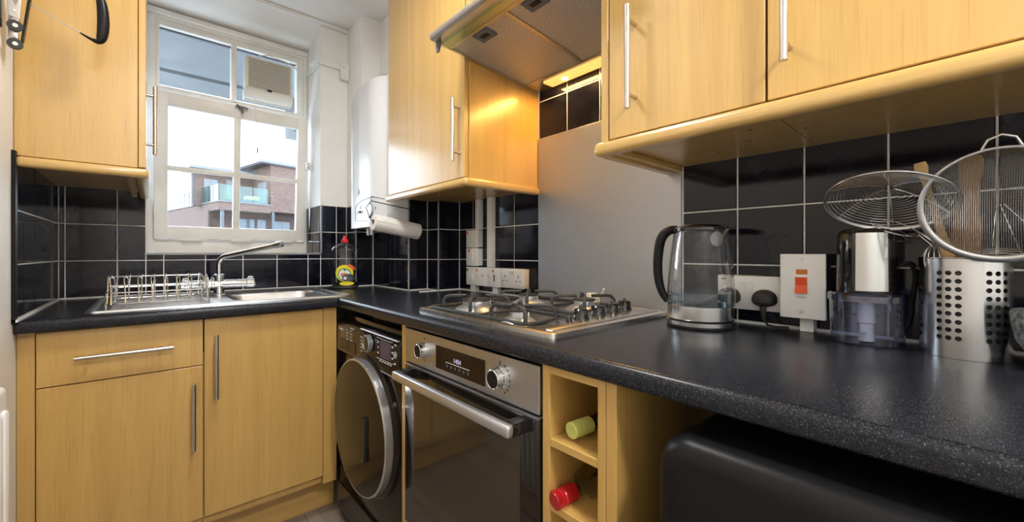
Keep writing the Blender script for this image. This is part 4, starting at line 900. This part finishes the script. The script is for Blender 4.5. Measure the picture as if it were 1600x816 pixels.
# ------------------------------------------------------------------ kettle
t = thing('kettle', 'glass electric kettle on steel base with a little water', 'kettle', (1.045, .452, .91))
kx, ky = 1.045, .452; kr = .078
MB().lathe([(.0785, .9102), (.0795, .912), (.0795, .9165), (.0785, .918)], (kx, ky, 0), 48).build('base_foot', 'black_plastic', t)
MB().lathe([(.0785, .918), (.0795, .9185), (.0795, .9275), (.0785, .928)], (kx, ky, 0), 48).build('power_base', 'steelcaddy', t)
MB().lathe([(.0755, .928), (.0765, .930), (.0765, .932), (.0755, .9325)], (kx, ky, 0), 48).build('shadow_ring', 'black_plastic', t)
MB().lathe([(.0775, .9325), (.0785, .9335), (.0785, .9655), (.0775, .9665), (.06, .9665), (0, .9665)], (kx, ky, 0), 48).build('steel_band', 'steelcaddy', t)
jp = [(.0785, .967), (.0795, .975), (.0790, 1.0), (.0765, 1.04), (.0725, 1.085), (.0680, 1.12), (.0635, 1.145), (.0615, 1.156)]
MB().lathe(jp, (kx, ky, 0), 48, cap0=False, cap1=False).build('glass_jug', 'kglass', t, sm=80)
MB().lathe([(.0760, .9675), (.0765, .975), (.0760, .998), (0, .998)], (kx, ky, 0), 48).build('water', 'water', t, sm=40)
MB().lathe([(.0625, 1.150), (.0665, 1.152), (.0660, 1.158), (.056, 1.164), (.03, 1.169), (0, 1.170)], (kx, ky, 0), 48).build('lid', 'black_gloss', t)
# handle on the +y side
hd = MB(); hp = [(kx-.020, ky+.050, 1.158), (kx-.028, ky+.072, 1.153), (kx-.035, ky+.088, 1.130), (kx-.037, ky+.095, 1.08), (kx-.036, ky+.094, 1.03), (kx-.034, ky+.085, .993), (kx-.030, ky+.071, .970)]
hd.tube(cr(hp), .011, 14, rad=crr([.010, .012, .0125, .012, .0115, .010, .009])); hd.build('handle', 'black_plastic', t, sm=60)
sp_ = MB(); sd = Vector((-.48, -.88, 0)).normalized(); sv = Vector((sd.y, -sd.x, 0)); cc = Vector((kx, ky, 0))
rows = []
for (rad, z, wd) in ((.064, 1.110, .004), (.070, 1.125, .016), (.080, 1.140, .022), (.090, 1.153, .024)):
    row = []
    for i in range(9):
        a = -math.pi/2+math.pi*i/8; row.append(tuple(cc+sd*(rad-.012+.012*math.cos(a))+sv*wd*math.sin(a)+Vector((0, 0, z))))
    rows.append(row)
for a, b in zip(rows, rows[1:]):
    for i in range(8): sp_.poly([a[i], a[i+1], b[i+1], b[i]])
bmesh.ops.remove_doubles(sp_.bm, verts=sp_.bm.verts, dist=1e-5); sp_.build('spout', 'kglass', t, sm=80, recalc=False)
fl_ = MB().lathe([(0, 0), (.018, .001), (.018, .002), (0, .003)], n=24, sy=1.0, mtx=Matrix.Translation(cc+sd*.058+Vector((0, 0, 1.130))) @ Vector((0, 0, 1)).rotation_difference(sd).to_matrix().to_4x4()).build('spout_filter', 'nickel', t)

# ------------------------------------------------------------------ right wall sockets
t = thing('double_socket', 'white double wall socket behind the kettle with two black plugs', 'socket', (1.16, .38, .95))
MB().box(1.153, 1.1818, .304, .452, .949, 1.037, .003).build('face_plate', 'plastic', t)
for yy in (.388, .3735): MB().prism([(1.1535, 1.0), (1.1535, 1.022), (1.149, 1.022), (1.1515, 1.0)], 'y', yy-.0068, yy+.0068).build('switch', 'plastic', t, sm=0)
MB().box(1.1523, 1.1532, .430, .442, 1.026, 1.029).build('marking', 'grey_print', t, sm=0)
def plug(lab, yy, cable):
    t = thing('plug', lab, 'plug', (1.14, yy, .97))
    pf = [(1.152, 1), (1.146, 1.02), (1.136, 1.0), (1.126, .86), (1.120, .62), (1.118, .25)]
    mb = MB(); rows = []
    for x, s in pf:
        row = []
        for i in range(24):
            a = 2*math.pi*i/24; u, v = math.cos(a), math.sin(a); hh = .026*(abs(v)**.85)*(1 if v > 0 else -.62); row.append((x, yy+.0265*u*s, .978+hh*s))
        rows.append(row)
    mb.loft(rows, cap0=True, cap1=True); mb.build('body', 'black_rubber', t, sm=50)
    MB().tube([(1.135, yy, .970), (1.132, yy-.001, .950), (1.133, yy-.003, .930)], .005, 10, rad=[.009, .0065, .004]).build('cable_sleeve', 'black_rubber', t)
    MB().tube(cable, .0028, 8).build('cable', 'black_rubber', t); return t
plug('black plug in the right outlet of the wall socket behind kettle', .3365, [(1.133, .3335, .932), (1.138, .328, .918), (1.150, .315, .9135), (1.165, .29, .9135)])
plug('black plug in the left outlet, seen through the kettle glass', .4195, [(1.133, .4165, .932), (1.136, .42, .918), (1.13, .44, .9135), (1.12, .45, .9135)])
t = thing('cooker_switch', 'white cooker control switch with large orange-red rocker', 'switch', (1.14, .25, .945))
MB().box(1.132, 1.1818, .210, .294, .947, 1.090, .002).build('back_box', 'black_plastic', t)
MB().box(1.120, 1.133, .2085, .2965, .9445, 1.0935, .002).build('face_plate', 'plastic', t)
MB().box(1.1185, 1.121, .2425, .2645, 1.0465, 1.058, .001, 1).build('neon', 'amber', t)
MB().prism([(1.121, 1.003), (1.121, 1.040), (1.1155, 1.040), (1.1185, 1.022), (1.112, 1.003)], 'y', .2430, .2655).build('rocker', 'red_neon', t, sm=0)
text('Cooker', .0062, 'grey_print', t, (1.1194, .2635, .9925), UX, UZ)
for zz in (1.081, .9610): MB().lathe([(.0038, 0), (.0036, -.0015), (0, -.002)], (1.1200, .2535, zz), 16, 'x').build('screw', 'nickel', t)
tag(MB().box(1.150, 1.1815, .237, .264, .9105, .9440, .001, 1).build('trunking', 'plastic', loc=(1.165, .25, .91)), 'short white trunking stub below the cooker switch', 'trunking')

# ------------------------------------------------------------------ mini chopper
chx, chy = 1.108, .139
t = thing('mini_chopper', 'mini chopper with blue-tinted bowl and black and steel motor head', 'food chopper', (chx, chy, .91))
MB().lathe([(.050, .9105), (.0575, .913), (.0595, .925), (.0615, 1.008), (.0620, 1.010)], (chx, chy, 0), 44, cap1=False).build('bowl', 'bluebowl', t, sm=60)
MB().lathe([(.0640, .998), (.0640, 1.010), (.0600, 1.0145), (.045, 1.0150), (0, 1.0150)], (chx, chy, 0), 44).build('bowl_lid', 'bluebowl', t, sm=40)
MB().lathe([(.0130, .914), (.0120, .95), (.0150, .952), (.0140, .985), (.010, .998), (0, .999)], (chx, chy, 0), 24).build('spindle', 'label_white', t)
bl = MB(); bl.box(chx-.045, chx-.008, chy-.004, chy+.004, .934, .9355, mtx=None); bl.box(chx+.008, chx+.045, chy-.004, chy+.004, .964, .9655); bl.build('blade', 'chrome', t, sm=0)
MB().lathe([(.049, 1.0152), (.0495, 1.02), (.0485, 1.10), (.0475, 1.135), (.044, 1.142), (.03, 1.146), (0, 1.1465)], (chx, chy, 0), 44).build('motor_head', 'black_gloss', t, sm=50)
sb = MB(); rows = []
for z, rr_ in ((1.020, .0502), (1.10, .0492), (1.136, .0483)):
    rows.append([(chx+rr_*math.cos(R(a)), chy+rr_*math.sin(R(a)), z) for a in range(168, 229, 5)])
for a, b in zip(rows, rows[1:]):
    for i in range(len(a)-1): sb.poly([a[i], a[i+1], b[i+1], b[i]])
bmesh.ops.remove_doubles(sb.bm, verts=sb.bm.verts, dist=1e-6); sb.build('steel_band', 'steelcaddy', t, sm=60, recalc=False)
MB().tube(cr([(chx+.03, chy-.035, 1.06), (1.150, .080, 1.075), (1.158, .070, 1.05), (1.160, .075, 1.0), (1.160, .080, .95), (1.158, .10, .915)]), .0035, 8).build('cable', 'black_rubber', t, sm=60)

# ------------------------------------------------------------------ utensil caddy
ux_, uy_ = 1.108, .004; ur = .0585
t = thing('utensil_caddy', 'perforated stainless steel utensil caddy full of kitchen tools', 'utensil holder', (ux_, uy_, .91))
bm = MB(); NA, rows = 120, []
zs_ = [.9105]
hz0, hstep, hr = .930, .0172, .0044
# perforated wall: columns of hexagonal-ish holes cut between angular cells
cols_ = 30; da = 2*math.pi/cols_; zrows = 9
def P3(a, z, r=ur): return (ux_+r*math.cos(a), uy_+r*math.sin(a), z)
b_ = bm.bm
zc0 = .946-.00715; dz = .0143
def has_hole(c): return c % 5 not in (0, 1)
for c_i in range(cols_):
    a0_ = c_i*da; ac = a0_+da/2
    for r_i in range(zrows):
        z0_ = zc0+r_i*dz; zc = z0_+dz/2
        if has_hole(c_i):
            n = 8; inner, outer = [], []
            for k_ in range(n):
                th_ = 2*math.pi*k_/n+math.pi/8; cs, sn = math.cos(th_), math.sin(th_)
                inner.append(P3(ac+hr*cs/ur, zc+hr*sn)); m_ = max(abs(cs), abs(sn)); outer.append(P3(ac+(da/2)*cs/m_, zc+(dz/2)*sn/m_))
            n_o = []
            for k_ in range(n):
                k2 = (k_+1) % n; bm.poly([outer[k_], outer[k2], inner[k2], inner[k_]])
            for sgc, sgs, k1, k2 in ((1, 1, 0, 1), (-1, 1, 2, 3), (-1, -1, 4, 5), (1, -1, 6, 7)):
                bm.poly([outer[k1], P3(ac+sgc*da/2, zc+sgs*dz/2), outer[k2]])
        else: bm.poly([P3(a0_, z0_), P3(a0_+da, z0_), P3(a0_+da, z0_+dz), P3(a0_, z0_+dz)])
    for za, zb_ in ((.9105, zc0), (zc0+zrows*dz, 1.0865)): bm.poly([P3(a0_, za), P3(a0_+da, za), P3(a0_+da, zb_), P3(a0_, zb_)])
bmesh.ops.remove_doubles(b_, verts=b_.verts, dist=1e-5); bm.build('perforated_wall', 'steelcaddy', t, sm=50, recalc=False)
MB().tube([P3(2*math.pi*i/64, 1.0868) for i in range(64)], .0016, 8, closed=True).build('rim', 'steelcaddy', t, sm=60)
MB().lathe([(0, .912), (ur-.002, .912), (ur-.002, .9135), (0, .9135)], (ux_, uy_, 0), 40).build('bottom', 'steelcaddy', t)
MB().lathe([(ur-.004, .914), (ur-.004, 1.06)], (ux_, uy_, 0), 40, cap0=False, cap1=False).build('shade_sleeve', 'holes', t, sm=60)  # dark sleeve added so the interior looks shaded through the holes

def frame(c, n):
    n = Vector(n).normalized(); up = Vector((0, 0, 1)); u = up.cross(n).normalized(); v = n.cross(u); return Vector(c), u, v, n
# spider skimmer: inverted shallow wire dish
t = thing('spider_skimmer', 'large round wire skimmer tilted above the chopper', 'skimmer', (1.01, .095, 1.19))
c0, u, v, n = frame((1.012, .098, 1.188), (-.50, .02, -.86)); RS = .092
def dish(r_, a, depth=.034): return tuple(c0+u*r_*math.cos(a)+v*r_*math.sin(a)-n*depth*(1-(r_/RS)**2))
MB().tube([dish(RS, 2*math.pi*i/64) for i in range(64)], .0019, 8, closed=True).build('rim', 'chrome_wire', t, sm=60)
MB().tube([dish(RS-.002, 2*math.pi*i/64, .034) for i in range(64)], .0013, 6, closed=True).build('rim_wire', 'chrome_wire', t, sm=60)
for k_ in range(17):
    r_ = .010+k_*.0049
    MB().tube([dish(r_, 2*math.pi*i/44) for i in range(44)], .00065, 5, closed=True).build('ring_wire', 'chrome_wire', t, sm=60)
for k_ in range(6):
    a = k_*math.pi/3+.5; MB().tube([dish(.008+(RS-.008)*i/10, a) for i in range(11)], .0009, 5).build('spoke_wire', 'chrome_wire', t, sm=60)
pA = Vector(dish(RS, R(-75))); MB().tube(cr([tuple(pA), (1.06, .045, 1.12), (1.10, .028, 1.08), (1.12, .01, .95)]), .002, 8).build('handle', 'chrome_wire', t, sm=60)
# small strainer
t = thing('small_strainer', 'small wire strainer resting behind the chopper head', 'strainer', (1.09, .12, 1.14))
c0, u, v, n = frame((1.112, .098, 1.147), (-.30, -.42, .85)); RS2 = .038
rim = [tuple(c0+u*RS2*math.cos(2*math.pi*i/40)+v*RS2*.95*math.sin(2*math.pi*i/40)) for i in range(40)]
MB().tube(rim, .0015, 8, closed=True).build('rim', 'chrome_wire', t, sm=60)
for k_ in range(6):
    r_ = RS2*(1-k_*.14); dp = .026*math.sqrt(max(0, 1-(r_/RS2)**2))
    MB().tube([tuple(c0+u*r_*math.cos(2*math.pi*i/32)+v*r_*math.sin(2*math.pi*i/32)-n*dp) for i in range(32)], .0007, 5, closed=True).build('ring_wire', 'chrome_wire', t, sm=60)
MB().tube(cr([min(rim, key=lambda p_: p_[1]), (1.118, .045, 1.11), (1.12, .03, 1.085), (1.12, .015, .96)]), .0018, 8).build('handle', 'chrome_wire', t, sm=60)
# bamboo spoon
t = thing('bamboo_spoon', 'bamboo spoon handle rising from the caddy behind the wire skimmer', 'spoon', (1.07, .035, .93))
sp = MB(); A_, B_ = Vector((1.092, -.012, .925)), Vector((1.058, .058, 1.262)); d_ = (B_-A_).normalized(); sdv = Vector((-.35, .93, 0)).cross(d_).cross(d_).normalized(); sdv = d_.cross(Vector((1, .1, 0))).normalized(); th3 = d_.cross(sdv)
lpn = []
for q, wd, tk in ((0, .006, .003), (.35, .0075, .003), (.50, .0085, .003), (.62, .006, .003), (.85, .0045, .0028), (.93, .0065, .003), (.97, .0095, .0032), (1, .008, .0028)):
    p = A_.lerp(B_, q); lpn.append([tuple(p+sdv*wd*math.cos(2*math.pi*i/12)+th3*tk*math.sin(2*math.pi*i/12)) for i in range(12)])
sp.loft(lpn, cap0=True, cap1=True); sp.build('handle', 'bamboo', t, sm=50)
# wooden spatula
t = thing('wooden_spatula', 'broad brown wooden spatula seen through the large sieve', 'spatula', (1.12, .0, .93))
sp = MB(); lpn = []
for z, wd in ((.925, .010), (1.06, .011), (1.10, .020), (1.14, .019), (1.18, .0145), (1.22, .013), (1.245, .015), (1.262, .016), (1.272, .013), (1.277, .006)):
    cy = .012-(z-.92)*.05; lpn.append([(1.125+.003*math.sin(2*math.pi*i/16), cy+wd*math.cos(2*math.pi*i/16), z) for i in range(16)])
sp.loft(lpn, cap0=True, cap1=True); sp.build('blade', 'spatula', t, sm=50)
# whisk and ladle in the caddy
t = thing('whisk', 'steel wire whisk standing in the perforated utensil caddy', 'whisk', (1.09, .03, .93))
for k_ in range(6):
    a = k_*math.pi/6; pts = []
    for i in range(17):
        q = i/16*math.pi*2-math.pi; w__ = .014*math.sin(i/16*math.pi*2) if False else .015*math.sin(math.pi*i/8-math.pi/1e9)
        zz = 1.055+.055*(1-math.cos(2*math.pi*i/16))/2; pts.append((1.085+w__*math.cos(a)*(1 if True else 0)-.004, .040+w__*math.sin(a), zz))
    MB().tube(pts, .0007, 5).build('wire', 'chrome_wire', t, sm=60)
MB().cyl((1.081, .040, 1.060), (1.10, .015, .93), .005, n=10).build('handle', 'chrome_wire', t)
# big sieve
t = thing('large_sieve', 'large stainless mesh sieve leaning over the utensil caddy', 'sieve', (1.0, -.03, 1.17))
c0, u, v, n = frame((1.000, -.035, 1.172), (-.965, -.02, -.26)); RB = .089; DB = .052
def bowl_p(r_, a): return c0+u*r_*math.cos(a)+v*r_*math.sin(a)-n*DB*(math.sqrt(max(0, 1-(r_/RB)**2*.9))-.316)/.684
rm = MB(); rr_rows = []
for i in range(72):
    a = 2*math.pi*i/72; low = .5-.5*math.sin(a); w__ = .0022+.0042*low
    ring = []
    for j in range(8):
        b2 = 2*math.pi*j/8; ring.append(tuple(c0+(u*math.cos(a)+v*math.sin(a))*(RB+w__*math.cos(b2))+n*w__*.7*math.sin(b2)))
    rr_rows.append(ring)
rr_rows.append(rr_rows[0]); rm.loft(rr_rows); bmesh.ops.remove_doubles(rm.bm, verts=rm.bm.verts, dist=1e-6); rm.build('rim', 'silver', t, sm=60)
ms = MB(); nW = 70
for k_ in range(nW):
    off = -RB+2*RB*(k_+.5)/nW; half = math.sqrt(RB*RB-off*off)
    for swap in (0, 1):
        pts = []
        for i in range(15):
            s__ = -half+2*half*i/14; a, b = (off, s__) if swap else (s__, off); r_ = math.hypot(a, b)
            pts.append(tuple(c0+u*a+v*b-n*DB*(math.sqrt(max(0, 1-(r_/RB)**2*.9))-.316)/.684))
        ms.tube(pts, .00042, 3)
ms = ms.build('mesh', 'chrome_wire', t, sm=60); ms['kind'] = 'stuff'
lp_ = MB(); tp_ = c0+v*RB; lp_.tube([tuple(tp_-u*.020-n*.001), tuple(tp_-u*.014+v*.014), tuple(tp_+v*.020), tuple(tp_+u*.014+v*.014), tuple(tp_+u*.020-n*.001)], .0022, 8); lp_.build('hook_loop', 'chrome_wire', t, sm=60)
for a in (-1.3, -.95, -1.65):
    MB().tube([tuple(bowl_p(RB*(.12+.88*i/8), a)-n*.001) for i in range(9)], .0005, 5).build('support_wire', 'chrome_wire', t, sm=60)
MB().tube([tuple(c0-v*RB+u*.01), (1.055, -.03, 1.085), (1.10, -.012, 1.06), (1.13, .0, .94)], .003, 8).build('handle', 'chrome_wire', t, sm=60)
# mortar
mx_, my_ = 1.055, -.118
t = thing('mortar', 'grey speckled granite mortar at the right edge of the worktop', 'mortar', (mx_, my_, .91))
MB().lathe([(.038, .9102), (.040, .913), (.040, .920), (.052, .930), (.066, .955), (.071, .985), (.0715, 1.000), (.069, 1.004), (.060, 1.002), (.056, .985), (.045, .945), (0, .930)], (mx_, my_, 0), 44).build('bowl', 'granite', t, sm=50)

# ------------------------------------------------------------------ hanging tool at the top left
t = thing('folding_steel_gadget', 'folding steel gadget with black grips and wire arm hanging at top left', 'kitchen tool', (-.25, 1.60, 1.74))
gy = 1.60
MB().prism([(-.2695, 1.90), (-.2655, 1.692), (-.2455, 1.686), (-.237, 1.90)], 'y', gy-.004, gy+.004, .001).build('body', 'nickel', t, sm=20)
MB().prism([(-.2595, 1.90), (-.2565, 1.728), (-.2525, 1.720), (-.2490, 1.730), (-.2465, 1.90)], 'y', gy-.0048, gy-.0035).build('slot', 'card', t, sm=0)
MB().box(-.2655, -.2480, gy-.003, gy+.003, 1.636, 1.690, .002).build('lower_body', 'nickel', t)
MB().box(-.2765, -.2705, gy-.040, gy-.020, 1.650, 1.90, .0025, 3).build('grip', 'black_plastic', t)
MB().prism([(-.2440, 1.632), (-.2400, 1.632), (-.2255, 1.762), (-.2265, 1.775), (-.2300, 1.768)], 'y', gy-.008, gy+.008, .001).build('grip', 'black_plastic', t, sm=20)
MB().cyl((-.2530, gy-.008, 1.706), (-.2530, gy-.003, 1.706), .0028, n=12).build('rivet', 'chrome', t)
for cz, r in ((1.667, .0135), (1.621, .0135)):
    m4 = Matrix.Translation((-.2545, gy, cz)) @ Matrix.Rotation(R(12), 4, 'Z')
    w__ = MB().lathe([(.004, -.012), (r, -.012), (r+.0005, -.009), (r, -.006), (.004, -.006)], n=28, axis='y', mtx=m4, cap0=False, cap1=False).build('rubber_wheel', 'black_rubber', t)
    MB().lathe([(0, -.013), (.0048, -.013), (.0048, -.005), (0, -.005)], n=16, axis='y', mtx=m4).build('hub', 'cream_plastic', w__)
MB().box(-.2585, -.2505, gy-.003, gy+.001, 1.621, 1.640).build('wheel_stem', 'nickel', t, sm=0)
MB().tube([(-.2300, gy, 1.735), (-.139, gy, 1.692)], .0015, 8).build('wire_arm', 'nickel', t)
hp = [(-.141, gy, 1.693), (-.120, gy, 1.683), (-.106, gy, 1.682), (-.099, gy, 1.698), (-.0965, gy, 1.74), (-.100, gy, 1.790), (-.109, gy, 1.812), (-.126, gy, 1.816)]
MB().tube(cr(hp), .006, 14, rad=crr([.0020, .0040, .0080, .0115, .0128, .0110, .0060, .0030])).build('loop_grip', 'black_plastic', t, sm=60)
MB().tube([(-.126, gy, 1.816), (-.17, gy, 1.838), (-.236, gy, 1.850)], .0015, 8).build('wire_arm', 'nickel', t)
h = MB(); h.box(LW+.0005, LW+.004, 1.56, 1.64, 1.87, 1.94, .001, 1); h.tube([(LW+.003, gy, 1.912), (-.266, gy, 1.908), (-.255, gy, 1.902), (-.245, gy, 1.898)], .003)
h.build('wall_hook', 'nickel', t)

# ------------------------------------------------------------------ radiator
t = thing('radiator', 'white ribbed panel radiator on the left wall', 'radiator', (-.23, .85, .2))
RX, RY0, RY1 = -.205, .30, 1.235
MB().box(-.262, RX, RY0, RY1, .22, .842, .012, 3).build('panel', 'radiator', t)
y = RY0+.03
while y < RY1-.045:
    MB().box(RX-.004, RX+.007, y, y+.026, .26, .80, .006, 2).build('rib', 'radiator', t); y += .045
for yy in (.45, 1.05): MB().box(LW+.0005, -.26, yy, yy+.03, .3, .78).build('bracket', 'radiator', t, sm=0)
MB().cyl((-.235, RY1-.02, 0), (-.235, RY1-.02, .23), .0075, n=12).build('pipe', 'radiator', t)
# ceiling lamp, plus an added unseen fill lamp behind the camera
for (x, y, lab) in ((.30, 1.10, 'round white ceiling lamp over the kitchen floor near the hob'), (.25, -.75, 'round white fill lamp added unseen behind the camera')):
    t = thing('ceiling_and_fill_lamp', lab, 'ceiling lamp', (x, y, 2.35), 'round ceiling lamps')
    MB().lathe([(.15, 2.3895), (.15, 2.375), (.14, 2.37), (.14, 2.3895)], (x, y, 0), 40, cap0=False, cap1=False).build('rim', 'plastic', t)
    MB().lathe([(.139, 2.372), (.11, 2.350), (.05, 2.338), (0, 2.336)], (x, y, 0), 40).build('diffuser', 'ceil_lamp', t)
